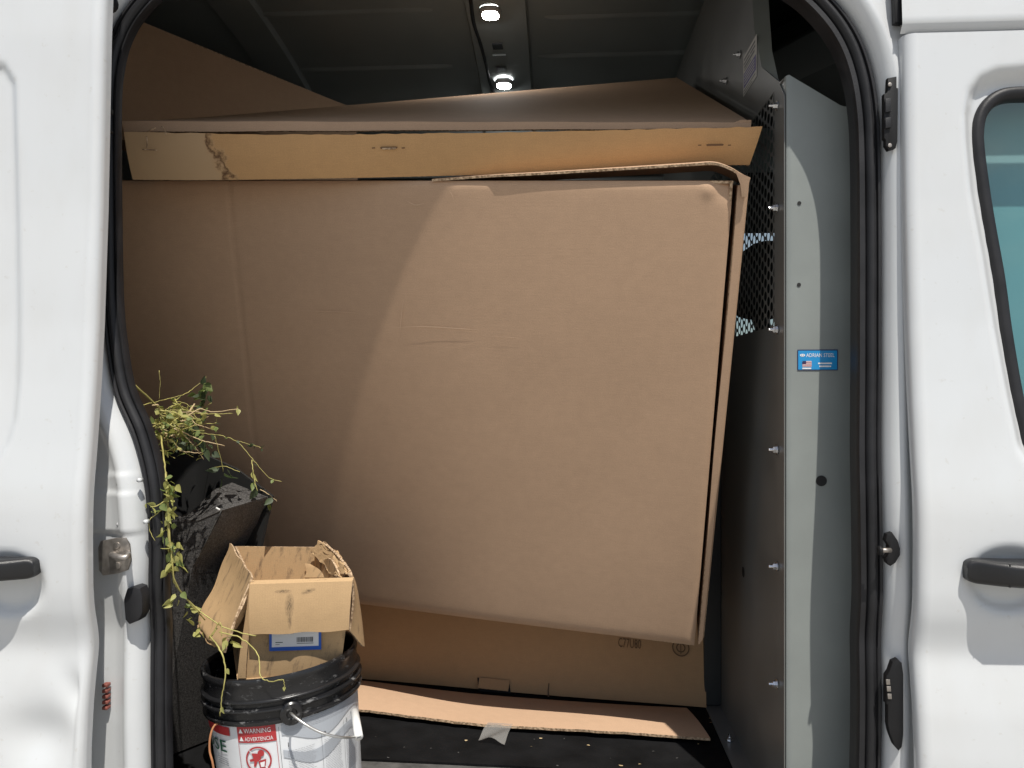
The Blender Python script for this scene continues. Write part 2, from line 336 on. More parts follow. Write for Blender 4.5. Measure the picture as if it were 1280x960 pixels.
def glass_mat(name, tint, rough=0.01, refl=.05):
    m, n, l, b = newmat(name); n.remove(b)
    tr = n.new('ShaderNodeBsdfTransparent'); tr.inputs[0].default_value = (*tint, 1); gl = n.new('ShaderNodeBsdfGlossy'); gl.inputs['Roughness'].default_value = rough
    fr = n.new('ShaderNodeLayerWeight'); fr.inputs[0].default_value = .5; mx = n.new('ShaderNodeMixShader')
    pw = n.new('ShaderNodeMath'); pw.operation = 'POWER'; l.new(fr.outputs['Facing'], pw.inputs[0]); pw.inputs[1].default_value = 4
    ma = n.new('ShaderNodeMath'); ma.operation = 'MULTIPLY_ADD'; l.new(pw.outputs[0], ma.inputs[0]); ma.inputs[1].default_value = .8; ma.inputs[2].default_value = refl
    l.new(ma.outputs[0], mx.inputs[0]); l.new(tr.outputs[0], mx.inputs[1]); l.new(gl.outputs[0], mx.inputs[2]); l.new(mx.outputs[0], n['Material Output'].inputs[0]); return m
M['glass'] = glass_mat('tinted_glass', (0.62, 0.95, 0.97), .01, .12); M['clear_glass'] = glass_mat('clear_glass', (0.66, 0.72, 0.73)); M['tape'] = None
def tape_mat():
    m, n, l, b = newmat('clear_tape'); b.inputs['Base Color'].default_value = (.45, .44, .42, 1); b.inputs['Roughness'].default_value = .22
    tr = n.new('ShaderNodeBsdfTransparent'); mx = n.new('ShaderNodeMixShader'); mx.inputs[0].default_value = .24
    l.new(tr.outputs[0], mx.inputs[1]); l.new(b.outputs[0], mx.inputs[2]); l.new(mx.outputs[0], n['Material Output'].inputs[0]); return m
M['tape'] = tape_mat()
def emit(name, col, s):
    m, n, l, b = newmat(name); b.inputs['Emission Color'].default_value = (*col, 1); b.inputs['Emission Strength'].default_value = s; return m
M['led'] = emit('led_lit', (1, 0.98, 0.95), 98.0); M['lens'] = simple('lamp_lens', (0.6, 0.6, 0.6), 0.2)
M['ground'] = simple('concrete_ground', (0.30, 0.285, 0.26), 0.9, bump=0.5, bscale=40, var=0.2, vscale=2)
M['rust'] = simple('rusty_red', (0.20, 0.06, 0.045), 0.7, var=0.3, vscale=90)
M['seat'] = simple('seat_fabric', (0.03, 0.031, 0.034), 0.9)
M['tree_far'] = leaf_mat('far_leaves', (0.06, 0.09, 0.035))
M['string'] = simple('orange_string', (0.45, 0.20, 0.09), 0.7)

# ------------------------------------------------------------------ the setting
g = mesh('ground', [(-300, -300, GZ), (300, -300, GZ), (300, 300, GZ), (-300, 300, GZ)], [(0, 1, 2, 3)], M['ground']); g['kind'] = 'structure'

# ------------------------------------------------------------------ the van
van = thing('cargo_van', (0, 0.9, GZ), 'white cargo van with its side door slid open', 'van')
_pz = [(1.3, .05), (.9, .018), (.6, .0), (.3, -.010), (.1, -.021), (0, -.030), (-.10, -.041), (-.17, -.0505), (-.205, -.0535), (-.25, -.0545), (-.34, -.0535), (-.375, -.0495), (-.405, -.0415), (-.43, -.037), (-.445, -.0375), (-.48, -.044), (-.53, -.052), (-.6, -.058), (-.7, -.060), (-.85, -.056), (-1.2, -.03)]
_z = np.array([a for a, b in _pz])[::-1]; _y = np.array([b for a, b in _pz])[::-1]
_zz = np.linspace(-1.2, 1.3, 1251); _yy = np.interp(_zz, _z, _y); _k = np.exp(-0.5*(np.arange(-20, 21)*0.002/0.009)**2); _k /= _k.sum()
_yy = np.convolve(np.pad(_yy, 20, 'edge'), _k, 'valid')
def prof(z): return np.interp(z, _zz, _yy)

def dist_poly(pts, X, Z):
    """signed distance of (X,Z) arrays to closed polygon pts (N,2); negative inside"""
    d = np.full(X.shape, 1e9); ins = np.zeros(X.shape, bool); n = len(pts)
    for i in range(n):
        ax, az = pts[i]; bx, bz = pts[(i+1) % n]
        ex, ez = bx-ax, bz-az; t = np.clip(((X-ax)*ex+(Z-az)*ez)/(ex*ex+ez*ez+1e-12), 0, 1)
        d = np.minimum(d, np.hypot(X-ax-t*ex, Z-az-t*ez))
        c = ((az > Z) != (bz > Z)) & (X < (bx-ax)*(Z-az)/(bz-az+1e-15)+ax); ins ^= c
    return np.where(ins, -d, d)
def sstep(a, b, x):
    t = np.clip((x-a)/(b-a), 0, 1); return t*t*(3-2*t)

def door_skin(name, x_edge, x_far, z0, z1, y_off, dispfn=None, cut=None, ret=0.05, parent=van, label=None, topret=False):
    """outer skin as fine grid, with a rounded edge at x_edge returning into the van"""
    s = 1 if x_far > x_edge else -1
    R = 0.016
    us = [('r', ret), ('r', (ret+R*1.1)/2), ('r', R*1.1), ('a', 0.0), ('a', 0.25), ('a', 0.5), ('a', 0.75), ('a', 1.0)]
    xs_flat = np.concatenate([np.linspace(R+0.004, 0.30, 50), np.linspace(0.31, abs(x_far-x_edge), int(abs(x_far-x_edge-s*0.3)/0.012)+2)])
    zs = np.linspace(z0, z1, int((z1-z0)/0.0075))
    X = []; DY = []
    for kd, t in us:
        if kd == 'r': X.append(0.0); DY.append(t if t > R else R)
        else:
            a = t*math.pi/2; X.append(R-R*math.cos(a)); DY.append(R-R*math.sin(a))
    X = np.concatenate([np.array(X), xs_flat])*s+x_edge; DY = np.concatenate([np.array(DY), np.zeros(len(xs_flat))])
    XX, ZZ = np.meshgrid(X, zs); YY = prof(ZZ)+y_off+DY[None, :]
    if dispfn is not None: YY = YY+dispfn(XX, ZZ)*(DY[None, :] == 0)
    V = np.stack([XX, YY, ZZ], axis=2).reshape(-1, 3); fs = gridfaces(len(zs), len(X))
    if cut is not None:
        c = cut(XX, ZZ).ravel(); fs = [f for f in fs if not all(c[i] for i in f)]
    return mesh(name, V, fs, M['paint'], parent, True, label=label)

def bar_handle(name, x0, x1, zc, h, y_back, y_out, parent):
    """pull handle: a thick rounded bar on the door, blunt at its free end"""
    rows = []; m = 28; L = abs(x1-x0); er = h*0.42
    ts = [er*(1-math.cos(a*math.pi/20))/L for a in range(0, 11)]+list(np.linspace(er/L, 1, 10))[1:]
    yc = (y_back+y_out)/2; hd = (y_back-y_out)/2
    for t in ts:
        x = lerp(x0, x1, t); q = min(1, t*L/er); e = max(.05, math.sqrt(max(0, 1-(1-q)**2)))
        e = .45+.55*e if q > 0.02 else .35
        hh = h*0.5*e*lerp(0.92, 1.0, t); r = []
        for k in range(m):
            a = 2*math.pi*k/m; ca, sa = math.cos(a), math.sin(a); ex = 0.5
            cy = math.copysign(abs(ca)**ex, ca); sz = math.copysign(abs(sa)**ex, sa)
            front = cy > 0
            r.append(Vector((x, yc-hd*cy*(lerp(.80, 1.0, e) if front else 1), zc+hh*sz+(0.004*t*(cy) if front else 0))))
        tp = lerp(.42, 1.0, float(sstep(0, .065, t*L)))
        r = [Vector((p.x, y_back+(p.y-y_back)*tp, p.z)) for p in r]
        rows.append(r)
    V = [p for r in rows for p in r]; n = len(ts); fs = gridfaces(n, m, True)+[tuple(range(m)), tuple((n-1)*m+k for k in range(m))]
    return mesh(name, V, fs, M['handle'], parent, True, sharp=60)

# --- open sliding door (left), standing outside the body
SD_EDGE = P(103, 620, -0.113).x; SD_OFF = -0.060
emb = np.array([[P(a, b, -0.10).x, P(a, b, -0.10).z] for a, b in [(-400, 60), (-60, 60), (-15, 66), (0, 90), (5, 180), (11, 300), (17, 420), (20, 480), (19, 525), (12, 555), (0, 580), (-30, 592), (-400, 600)]])
hl = P(-2, 745, -0.13); dn = P(100, 895, -0.13); dn2 = P(40, 930, -0.13)
def sd_disp(X, Z):
    d = dist_poly(emb, X, Z)
    y = 0.007*(1-sstep(-0.012, 0.001, d))
    y = y+0.016*(1-sstep(0.55, 1.0, np.hypot((X-hl.x)/0.075, (Z-hl.z-0.012)/0.06)))
    y = y+0.016*np.exp(-(((X-dn.x)*0.8+(Z-dn.z)*0.6)/0.022)**2-(((Z-dn.z)*0.8-(X-dn.x)*0.6)/0.06)**2)
    y = y+0.018*np.exp(-((X-dn2.x)/0.06)**2-((Z-dn2.z)/0.05)**2)
    y = y+0.0006*np.sin(X*19+1)*np.sin(Z*14)
    # raised hem along the front edge
    y = y-0.0025*np.exp(-((X-SD_EDGE+0.002)/0.010)**2)
    return y
sdoor = door_skin('sliding_door', SD_EDGE, -2.1, -0.95, 1.05, SD_OFF, sd_disp, ret=0.030, label='white sliding door panel pushed back, dented near the bottom')
h1 = bar_handle('handle', P(48, 716, -0.118).x, P(-130, 716, -0.15).x, P(20, 716, -0.155).z, 0.037, -0.108, -0.164, sdoor)

# --- front door (right) with window
FD_EDGE = P(1149, 620, -0.053).x
win_px = [(1700, 100), (1300, 104), (1262, 107), (1243, 114), (1230, 129), (1224, 150), (1225, 180), (1233, 240), (1243, 300), (1252, 349), (1263, 430), (1280, 521), (1292, 556), (1320, 582), (1700, 600)]
wy = lambda py: prof(-(py-480)/F*1.28)
win = np.array([[P(a, b, wy(b)).x, P(a, b, wy(b)).z] for a, b in win_px])
rec_px = [(1700, 74), (1290, 80), (1245, 84), (1222, 94), (1208, 112), (1203, 140), (1204, 175), (1210, 240), (1225, 320), (1238, 400), (1255, 490), (1270, 560), (1300, 606), (1700, 625)]
rec = np.array([[P(a, b, wy(b)).x, P(a, b, wy(b)).z] for a, b in rec_px])
hr = P(1285, 748, -0.10)
def fd_disp(X, Z):
    d = dist_poly(rec, X, Z); y = 0.020*(1-sstep(-0.026, 0.002, d))
    y = y+0.015*(1-sstep(0.55, 1.0, np.hypot((X-hr.x)/0.075, (Z-hr.z-0.015)/0.06)))
    y = y+0.0005*np.sin(X*17+2)*np.sin(Z*13+1)
    y = y-0.0015*np.exp(-((X-FD_EDGE-0.004)/0.010)**2)
    return y
inner_cut = lambda X, Z: dist_poly(win, X, Z) < -0.006
fdoor = door_skin('front_door', FD_EDGE, 2.3, -0.95, P(1200, 40, 0.0).z, 0.0, fd_disp, inner_cut, ret=0.024, label='white passenger door with dark tinted window')
# window rubber
wp = resample(crom([(a, b, 0) for a, b in win], 6), 0.008)[:, :2]
for _ in range(14): wp[1:-1] = wp[1:-1]*.5+(wp[:-2]+wp[2:])*.25
tang = np.gradient(wp, axis=0); tang /= np.linalg.norm(tang, axis=1, keepdims=True); nrm = np.stack([tang[:, 1], -tang[:, 0]], axis=1)
cen = win.mean(axis=0)
if ((cen-wp[len(wp)//2])*nrm[len(wp)//2]).sum() < 0: nrm = -nrm
cs = [(-0.003, 0.012), (-0.003, 0.000), (0.0, -0.006), (0.006, -0.008), (0.012, -0.006), (0.016, -0.003), (0.0185, 0.004), (0.0195, 0.016)]
V = []
for p, nn in zip(wp, nrm):
    base = prof(p[1])+0.020
    for o_, y_ in cs: q = p+nn*o_; V.append((q[0], base+y_, q[1]))
mesh('window_seal', V, gridfaces(len(wp), len(cs)), M['rubber'], fdoor, True)
V = []
for p, nn in zip(wp, nrm):
    q = p+nn*0.012; V.append((q[0], prof(q[1])+0.030, q[1]))
for p, nn in zip(wp, nrm):
    q = p+nn*0.012; V.append((2.25, prof(q[1])+0.030, q[1]*0.9+0.02))
mesh('window_glass', V, gridfaces(2, len(wp)), M['glass'], fdoor, True)
bar_handle('handle', P(1208, 718, -0.066).x, P(1420, 718, -0.095).x, P(1240, 721, -0.10).z, 0.042, -0.046, -0.106, fdoor)
hq = P(1262, 720, -0.095); box('handle_joint', (hq.x, -0.084, hq.z), (0.0014, 0.026, 0.0355), M['rubber'], fdoor)

# --- panel above the front door
za = P(1200, 38, 0).z
zs = np.linspace(za, 1.35, 60); xs = np.linspace(FD_EDGE-0.004, 2.6, 40)
XX, ZZ = np.meshgrid(xs, zs); YY = prof(ZZ)-0.002+0.010*np.exp(-((ZZ-za)/0.006)**2)
mesh('roof_side_panel', np.stack([XX, YY, ZZ], 2).reshape(-1, 3), gridfaces(60, 40), M['paint'], van, True)

# --- opening: weather strip and the painted body ring around it
seal_px = [(203, 1010), (203, 960), (202, 860), (201, 760), (200, 690), (198, 640), (193, 594), (179, 540), (157, 487), (147, 432), (142, 380), (140, 300), (139, 210), (139, 130), (142, 90), (150, 55), (165, 24), (190, -6), (222, -34), (285, -56), (420, -63), (700, -65), (860, -63), (940, -48), (998, -19), (1035, 14), (1060, 50), (1075, 90), (1083, 135), (1086, 190), (1087, 300), (1087, 450), (1087, 600), (1087, 780), (1086, 960), (1085, 1020), (1076, 1062), (1045, 1082), (700, 1086), (280, 1084), (228, 1074), (209, 1045)]
def sy(z): return 0.050+0.55*float(prof(z))
sp = []
for a, b in seal_px:
    Y = 0.04
    for _ in range(4): Y = sy(P(a, b, Y).z)
    p = P(a, b, Y); sp.append((p.x, p.z, 0))
spath = resample(crom(sp, 10, True), 0.005, True)[:, :2]
tg = np.roll(spath, -1, 0)-np.roll(spath, 1, 0); tg /= np.linalg.norm(tg, axis=1, keepdims=True)
no = np.stack([tg[:, 1], -tg[:, 0]], 1)
c0 = spath.mean(0)
if ((spath-c0)*no).sum() < 0: no = -no
def ring_sweep(name, cs, mat, parent, widen=0, yfn=None, label=None):
    V = []
    for p, nn in zip(spath, no):
        for o_, y_ in cs:
            if widen and o_ < -.0139: o_ = o_-widen*float(sstep(-.2, .3, p[0])); y_ = y_+(.022*float(sstep(-.2, .3, p[0])) if y_ > .009 else 0)
            q = p+nn*o_; y = sy(q[1] if o_ < 0.12 else p[1])+y_
            if yfn: y += yfn(q[0], q[1], o_)
            V.append((q[0], y, q[1]))
    n = len(spath); m = len(cs); fs = []
    for i in range(n):
        for j in range(m-1):
            k = (i+1) % n; fs.append((i*m+j, i*m+j+1, k*m+j+1, k*m+j))
    return mesh(name, V, fs, mat, parent, True, label=label, sharp=60)
ring_sweep('weather_strip', [(-.0150, .010), (-.0160, .003), (-.0158, -.004), (-.0140, -.009), (-.0115, -.009), (-.0100, -.004), (-.0085, -.004), (-.006, -.011), (-.001, -.015), (.004, -.0145), (.0070, -.008), (.0082, -.008), (.010, -.0125), (.0135, -.013), (.0162, -.009), (.017, .0), (.017, .012)], M['rubber'], van, widen=.0055)
def jamb(x, z, o_):
    y = 0.0
    if x < -0.55 and o_ > 0.02:
        for zz, d in ((P(160, 590, .02).z, .0035), (P(160, 613, .02).z, .004), (P(160, 662, .02).z, -.005)):
            y -= d*float(sstep(-.003, .003, zz-z))
        if o_ > .05: y += .006*float(sstep(.05, .075, o_))
    return y
ring_sweep('body_frame', [(.010, .020), (.017, .010), (.019, -.002), (.022, -.009), (.027, -.019), (.034, -.027), (.042, -.031), (.048, -.032), (.053, -.029), (.060, -.026), (.075, -.025), (.10, -.022), (.14, -.016), (.19, -.006)], M['paint'], van, yfn=jamb)
# body panels that close the van round the opening, plus two added light-blocking sheets
mesh('rear_side_panel', [(-3.0, .03, -.95), (-.83, .03, -.95), (-.83, .03, 1.2), (-3.0, .03, 1.2)], [(0, 1, 2, 3)], M['paint'], van)
mesh('header_panel', [(-3.0, .055, .86), (2.6, .055, .86), (2.6, .12, 1.33), (-3.0, .12, 1.33)], [(0, 1, 2, 3)], M['paint'], van)
mesh('header_light_block', [(-.90, .092, .86), (.80, .092, .86), (.80, .14, 1.33), (-.90, .14, 1.33)], [(0, 1, 2, 3)], M['ceiling'], van)  # unseen backing sheet, added to stop sun leaking in above the opening
mesh('pillar_light_block', [(.60, .088, -.95), (.82, .088, -.95), (.82, .088, 1.3), (.60, .088, 1.3)], [(0, 1, 2, 3)], M['ceiling'], van)  # added out of view behind the pillar to block stray sunlight
mesh('roof', [(-3.0, .11, 1.33), (2.6, .11, 1.33), (2.6, .9, 1.42), (-3.0, .9, 1.42), (2.6, 1.82, 1.30), (-3.0, 1.82, 1.30)], [(0, 1, 2, 3), (3, 2, 4, 5)], M['paint'], van)
mesh('rear_end', [(-3.0, .03, -1.0), (-3.0, 1.82, -1.0), (-3.0, 1.82, 1.35), (-3.0, .03, 1.35)], [(0, 1, 2, 3)], M['ceiling'], van)
mesh('front_end', [(2.6, .0, -1.0), (2.6, 1.82, -1.0), (2.6, 1.82, 1.35), (2.6, .0, 1.35)], [(0, 1, 2, 3)], M['dark'], van)
mesh('door_sill', [(-3.0, .0, -.93), (2.6, .0, -.93), (2.6, .03, -.845), (-3.0, .03, -.845)], [(0, 1, 2, 3)], M['paint'], van)
# far side wall with the driver's window opening
wx0, wx1, wz0, wz1 = 0.70, 2.35, 0.185, 0.60
fw = [(-3.0, -1.0), (wx0, -1.0), (wx1, -1.0), (2.6, -1.0), (-3.0, wz0), (wx0, wz0), (wx1, wz0), (2.6, wz0), (-3.0, wz1), (wx0, wz1), (wx1, wz1), (2.6, wz1), (-3.0, 1.35), (wx0, 1.35), (wx1, 1.35), (2.6, 1.35)]
mesh('far_side_wall', [(a, 1.80, b) for a, b in fw], [(0, 1, 5, 4), (1, 2, 6, 5), (2, 3, 7, 6), (4, 5, 9, 8), (6, 7, 11, 10), (8, 9, 13, 12), (9, 10, 14, 13), (10, 11, 15, 14)], [M['ceiling'], M['dark']], van, midx=[0, 1, 1, 0, 1, 0, 1, 1])
mesh('cab_headliner', [(.50, .13, 1.02), (2.58, .13, .80), (2.58, 1.78, .80), (.50, 1.78, 1.02)], [(0, 1, 2, 3)], M['dark'], van)
mesh('driver_window_glass', [(wx0, 1.805, wz0), (wx1, 1.805, wz0), (wx1, 1.805, wz1), (wx0, 1.805, wz1)], [(0, 1, 2, 3)], M['clear_glass'], van)
# floor
FZ = -0.84
mesh('cargo_floor', [(-3.0, .02, FZ), (2.6, .02, FZ), (2.6, 1.80, FZ), (-3.0, 1.80, FZ)], [(0, 1, 2, 3)], M['dusty'], van)
mp = [PZ(300, 939, FZ+.006), PZ(445, 948, FZ+.006), PZ(560, 953, FZ+.006), PZ(700, 960, FZ+.006), PZ(930, 972, FZ+.006)]
mp = mp[1:]; mrow0 = [Vector((-2.9, .16, FZ+.006)), Vector((mp[0].x-.05, .16, FZ+.006)), Vector((mp[0].x-.02, .20, FZ+.006))]+mp+[Vector((.413, mp[-1].y-.005, FZ+.006))]
sheet('floor_mat', [[Vector((p.x, 1.78, FZ+.006)) for p in mrow0], mrow0], 0.004, M['mat'], M['mat'], van, smooth=False, off=(0, 0, -1))
# ceiling with ribs and bows
def cz(y): return 1.20-0.12*((y-0.80)/0.95)**2*(1.0 if y > .8 else .6) - 0.25*max(0, (y-1.55)/.25)**2
ys = np.linspace(0.12, 1.79, 60); xs = np.linspace(-3.0, 2.6, 60)
mesh('ceiling', [(x, y, cz(y)) for y in ys for x in xs], gridfaces(60, 60), M['ceiling'], van, True)
def bow(name, xc, w, drop, ya, yb):
    yy = np.linspace(ya, yb, 40); sec = [(-w/2-.012, 0.004), (-w/2-.004, -.004), (-w/2, -drop), (-w*.18, -drop-.002), (w*.18, -drop-.002), (w/2, -drop), (w/2+.004, -.004), (w/2+.012, .004)]
    V = [(xc+a, y, cz(y)+b) for y in yy for a, b in sec]
    return mesh(name, V, gridfaces(40, len(sec)), M['ceiling'], van, True, sharp=30)
def on_ceiling(px, py):
    y = 1.2
    for _ in range(30): y = y+0.6*((PZ(px, py, cz(y)).y)-y)
    p = PZ(px, py, cz(y)); return p
l1 = on_ceiling(613, 6); l2 = on_ceiling(630, 96); XB = (l1.x+l2.x)/2
rb = bow('roof_bow', XB+.012, 0.185, 0.020, .3, 1.76)
bow('roof_bow', -1.02, 0.13, 0.018, .3, 1.76); bow('roof_bow', 0.98, 0.15, 0.018, .3, 1.76)
for (pa, pb) in (((672, 66), (905, 69)), ((325, 20), (540, 10)), ((372, 88), (566, 82)), ((680, 20), (900, 18))):
    a, b = on_ceiling(*pa), on_ceiling(*pb); ym = (a.y+b.y)/2; n = 24; V = []
    for i in range(n+1):
        t = i/n; x = lerp(a.x, b.x, t); e = min(1, t/.06, (1-t)/.06)*.010
        for dy, dz in ((-.016, .003), (-.007, -.7), (0, -1), (.007, -.7), (.016, .003)): V.append((x, ym+dy, cz(ym+dy)+(dz if dz > 0 else dz*e)))
    mesh('ceiling_rib', V, gridfaces(n+1, 5), M['ceiling'], van, True)
for lp in (l1, l2):
    y = lp.y; zc = cz(y)-.024; n = 26; rx, ry = .030, .036
    def ov(s, z): return [(lp.x+s*rx*math.copysign(abs(math.cos(2*math.pi*k/n))**.7, math.cos(2*math.pi*k/n)), y+s*ry*math.copysign(abs(math.sin(2*math.pi*k/n))**.7, math.sin(2*math.pi*k/n)), z) for k in range(n)]
    V = ov(1.12, zc+.004)+ov(1.1, zc-.006)+ov(.86, zc-.010)
    lo = mesh('ceiling_light', V, gridfaces(3, n, True), M['lens'], van, True)
    V = ov(.86, zc-.0095)+ov(.5, zc-.013); mesh('led_lens', V, gridfaces(2, n, True)+[tuple(n+k for k in range(n))], M['led'], lo, True)
for px, py in ((622, 50), (627, 80)):
    q = on_ceiling(px, py); box('bow_slot', (q.x, q.y, cz(q.y)-.0215), (.034, .046, .006), M['rubber'], rb)
    q2 = on_ceiling(px+2, py+10); box('slot_lip', (q2.x, q2.y, cz(q2.y)-.024), (.045, .006, .008), M['ceiling'], rb)
tube('ceiling_cable', crom([Vector((on_ceiling(a, b).x, on_ceiling(a, b).y, cz(on_ceiling(a, b).y)-.018)) for a, b in ((588, -10), (592, 20), (600, 45), (608, 75), (612, 95), (618, 112))], 5), .007, M['rubber'], van)
# cab inside: seat with headrest, trim above
st = box('driver_seat', (0.80, 1.34, -.20), (.18, .50, .75), M['seat'], van, .06)
hp = P(943, 355, 1.34); box('headrest', (hp.x+.05, 1.36, hp.z+.010), (.22, .36, .24), M['seat'], st, .07)
box('window_pillar', (.73, 1.76, .40), (.06, .05, .60), M['dark'], van, .02, Matrix.Rotation(-.35, 3, 'Y'))
box('cab_trim', (.80, .62, .93), (.22, .9, .06), M['dark'], van, .01, Matrix.Rotation(.5, 3, 'Z'))
box('cab_trim', (1.05, .35, .72), (.10, .10, .95), M['dark'], van, .02, Matrix.Rotation(.45, 3, 'Y'))

# --- hardware on the right hand pillar
def pp(pts, Y): return [P(a, b, Y) for a, b in pts]
YP = lambda py: sy(-(py-480)/F*1.33)-.0305
k1 = plate('door_catch', pp([(1107, 100), (1118, 98), (1118, 112), (1120, 113), (1119, 178), (1117, 187), (1108, 190), (1104, 184), (1104, 177), (1102, 175), (1102, 120), (1106, 118)], YP(145)+.004), .010, M['plastic'], van, .002, label='long black upper door catch plate')
plate('catch_slot', pp([(1106, 124), (1113, 123), (1113, 140), (1106, 141)], YP(145)-.007), .003, M['rubber'], k1, .0005)
plate('catch_slot', pp([(1106, 148), (1113, 147), (1113, 160), (1106, 161)], YP(145)-.007), .003, M['rubber'], k1, .0005)
for b_ in (106, 182): plate('screw', pp([(1112+2.6*math.cos(t*.7854), b_+2.6*math.sin(t*.7854)) for t in range(8)], YP(145)-.007), .002, M['striker'], k1, .0004)
k2 = plate('door_catch', pp([(1105, 666), (1112, 664), (1119, 674), (1122, 684), (1122, 692), (1116, 702), (1110, 706), (1105, 702), (1103, 695), (1107, 690), (1107, 680), (1103, 674)], YP(685)+.004), .012, M['plastic'], van, .003, label='small black diamond shaped catch with steel pin')
tube('pin', [P(1113, 688, YP(685)-.012), P(1107, 688, YP(685)-.016), P(1101, 688, YP(685)-.016)], .004, M['striker'], k2, 10); tube('pin_head', [P(1101.5, 688, YP(685)-.016), P(1098, 688, YP(685)-.016)], .0075, M['plastic'], k2, 12)
k3 = plate('door_catch', pp([(1112, 824), (1119, 821), (1124, 826), (1126, 840), (1126, 915), (1124, 930), (1120, 935), (1114, 928), (1108, 912), (1106, 902), (1106, 878), (1104, 876), (1104, 842), (1108, 836)], YP(880)+.004), .012, M['plastic'], van, .003, label='long black lower door catch with contact slots')
for a, b in ((1107, 849), (1108, 857.5), (1109, 867)): plate('contact', pp([(a, b), (a+5, b), (a+5.5, b+6.5), (a+.7, b+6.5)], YP(880)-.009), .0015, M['striker'], k3, .0003)
plate('drip_trim', pp([(1113, -25), (1128, -25), (1129, 30), (1124, 33), (1115, 32)], YP(10)-.0), .012, M['plastic'], van, .002)
# --- hardware on the left hand jamb
YJ = lambda py: sy(-(py-480)/F*1.33)-.028
s1 = plate('striker', pp([(127, 676), (146, 672), (158, 672), (163, 680), (165, 700), (161, 712), (150, 716), (130, 719), (125, 712), (124, 684)], YJ(695)-.006), .004, M['striker'], van, .0012, label='worn steel door striker plate with loop')
c_ = lambda a, b, y: P(a, b, YJ(695)+y)
tube('striker_loop', crom([c_(140, 694, -.008), c_(140, 694, -.030), c_(146, 696, -.048), c_(156, 697, -.050), c_(160, 694, -.040), c_(159, 692, -.008)], 6), .0052, M['striker'], s1, 10)
for a, b in ((146, 682), (147, 707)): plate('screw', [P(a+4.6*math.cos(t*.5236), b+4.6*math.sin(t*.5236), YJ(695)-.010) for t in range(12)], .0025, M['striker'], s1, .0008)
plate('rubber_bumper', pp([(167, 732), (178, 729), (184, 731), (187, 740), (187, 762), (182, 771), (170, 776), (165, 770), (163, 745)], YJ(752)+.004), .024, M['rubber'], van, .005)
for k in range(5):
    q = P(133, 856+k*7, YJ(870)-.002); box('hinge_tooth', q, (.010, .012, .006), M['rust'], van, .0015)
tube('rubber_stop', [P(135, 4, .03), P(135, 4, -.005)], .017, M['rubber'], van, 16)
for b_ in (140, 165): q = P(137.5, b_, .03); box('seal_clip', q, (.008, .010, .010 if b_ == 140 else .005), M['plastic'], van, .0015)
for a, b in ((150, 604), (175, 600), (160, 640), (183, 652), (150, 655)):
    q = P(a, b, YJ(b)); tube('spot_weld', [q+Vector((0, .004, 0)), q+Vector((0, -.006, 0))], .0045, M['paint'], van, 10, rend=.0035)

# ------------------------------------------------------------------ steel partition
PXW = 0.413
part = thing('steel_partition', (PXW, .8, FZ), 'grey steel partition with perforated window behind the front seats', 'partition')
NEAR = 0.130
def xwall(poly, name, th=.002, mat=None): # polygon in (y,z)
    n = len(poly); V = [(PXW, a, b) for a, b in poly]+[(PXW+th, a, b) for a, b in poly]
    return mesh(name, V, [tuple(range(n)), tuple(range(2*n-1, n-1, -1))]+[(i, (i+1) % n, n+(i+1) % n, n+i) for i in range(n)], mat or M['steel_wall'], part)
e0 = PX(974.5, 112, PXW); e1 = PX(952, 84, PXW); e2 = PX(942.5, 36, PXW); e3 = Vector((PXW, e2.y+.05, 1.0))
PZ0, PZ1, PY0, PY1 = 0.112, 0.565, 0.195, 1.30
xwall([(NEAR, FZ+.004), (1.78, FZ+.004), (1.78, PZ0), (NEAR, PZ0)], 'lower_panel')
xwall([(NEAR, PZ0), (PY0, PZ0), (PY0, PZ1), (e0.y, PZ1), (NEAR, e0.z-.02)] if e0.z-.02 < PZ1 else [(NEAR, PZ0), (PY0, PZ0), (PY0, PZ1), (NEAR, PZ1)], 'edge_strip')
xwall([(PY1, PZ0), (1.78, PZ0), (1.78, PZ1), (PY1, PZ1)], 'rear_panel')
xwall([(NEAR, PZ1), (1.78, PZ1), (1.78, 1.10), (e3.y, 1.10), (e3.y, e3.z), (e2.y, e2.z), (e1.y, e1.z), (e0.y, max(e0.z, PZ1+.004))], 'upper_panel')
pit = .026; cyw = pit*.866; V = []; fs = []; rh = .0098; cr_ = pit/math.sqrt(3)
for i in range(int((PY1-PY0)/cyw)+2):
    for j in range(int((PZ1-PZ0)/pit)+2):
        yc = PY0+i*cyw; zc = PZ0+j*pit+(pit/2 if i % 2 else 0)
        if yc > PY1 or zc > PZ1+.01: continue
        b = len(V)
        for k in range(12):
            a = 2*math.pi*k/12; rr = cr_ if k % 2 == 0 else cr_*.866
            V.append((PXW+.001, yc+rr*math.cos(a), zc+rr*math.sin(a)))
        for k in range(12):
            a = 2*math.pi*k/12; V.append((PXW+.001, yc+rh*math.cos(a), zc+rh*math.sin(a)))
        for k in range(12): fs.append((b+k, b+(k+1) % 12, b+12+(k+1) % 12, b+12+k))
mesh('perforated_panel', V, fs, M['steel_wall'], part)
# turned lip along the sloping top of the near edge
lip_i = [e0, e1, e2, e3]; lip_o = [Vector((PXW+.002, e0.y, e0.z)), Vector((PXW+.020, e1.y-.005, e1.z+.03)), Vector((PXW+.030, e2.y-.01, e2.z+.02)), Vector((PXW+.032, e3.y-.01, e3.z))]
mesh('top_lip', lip_i+lip_o, gridfaces(2, 4), M['steel_grey'], part, True)
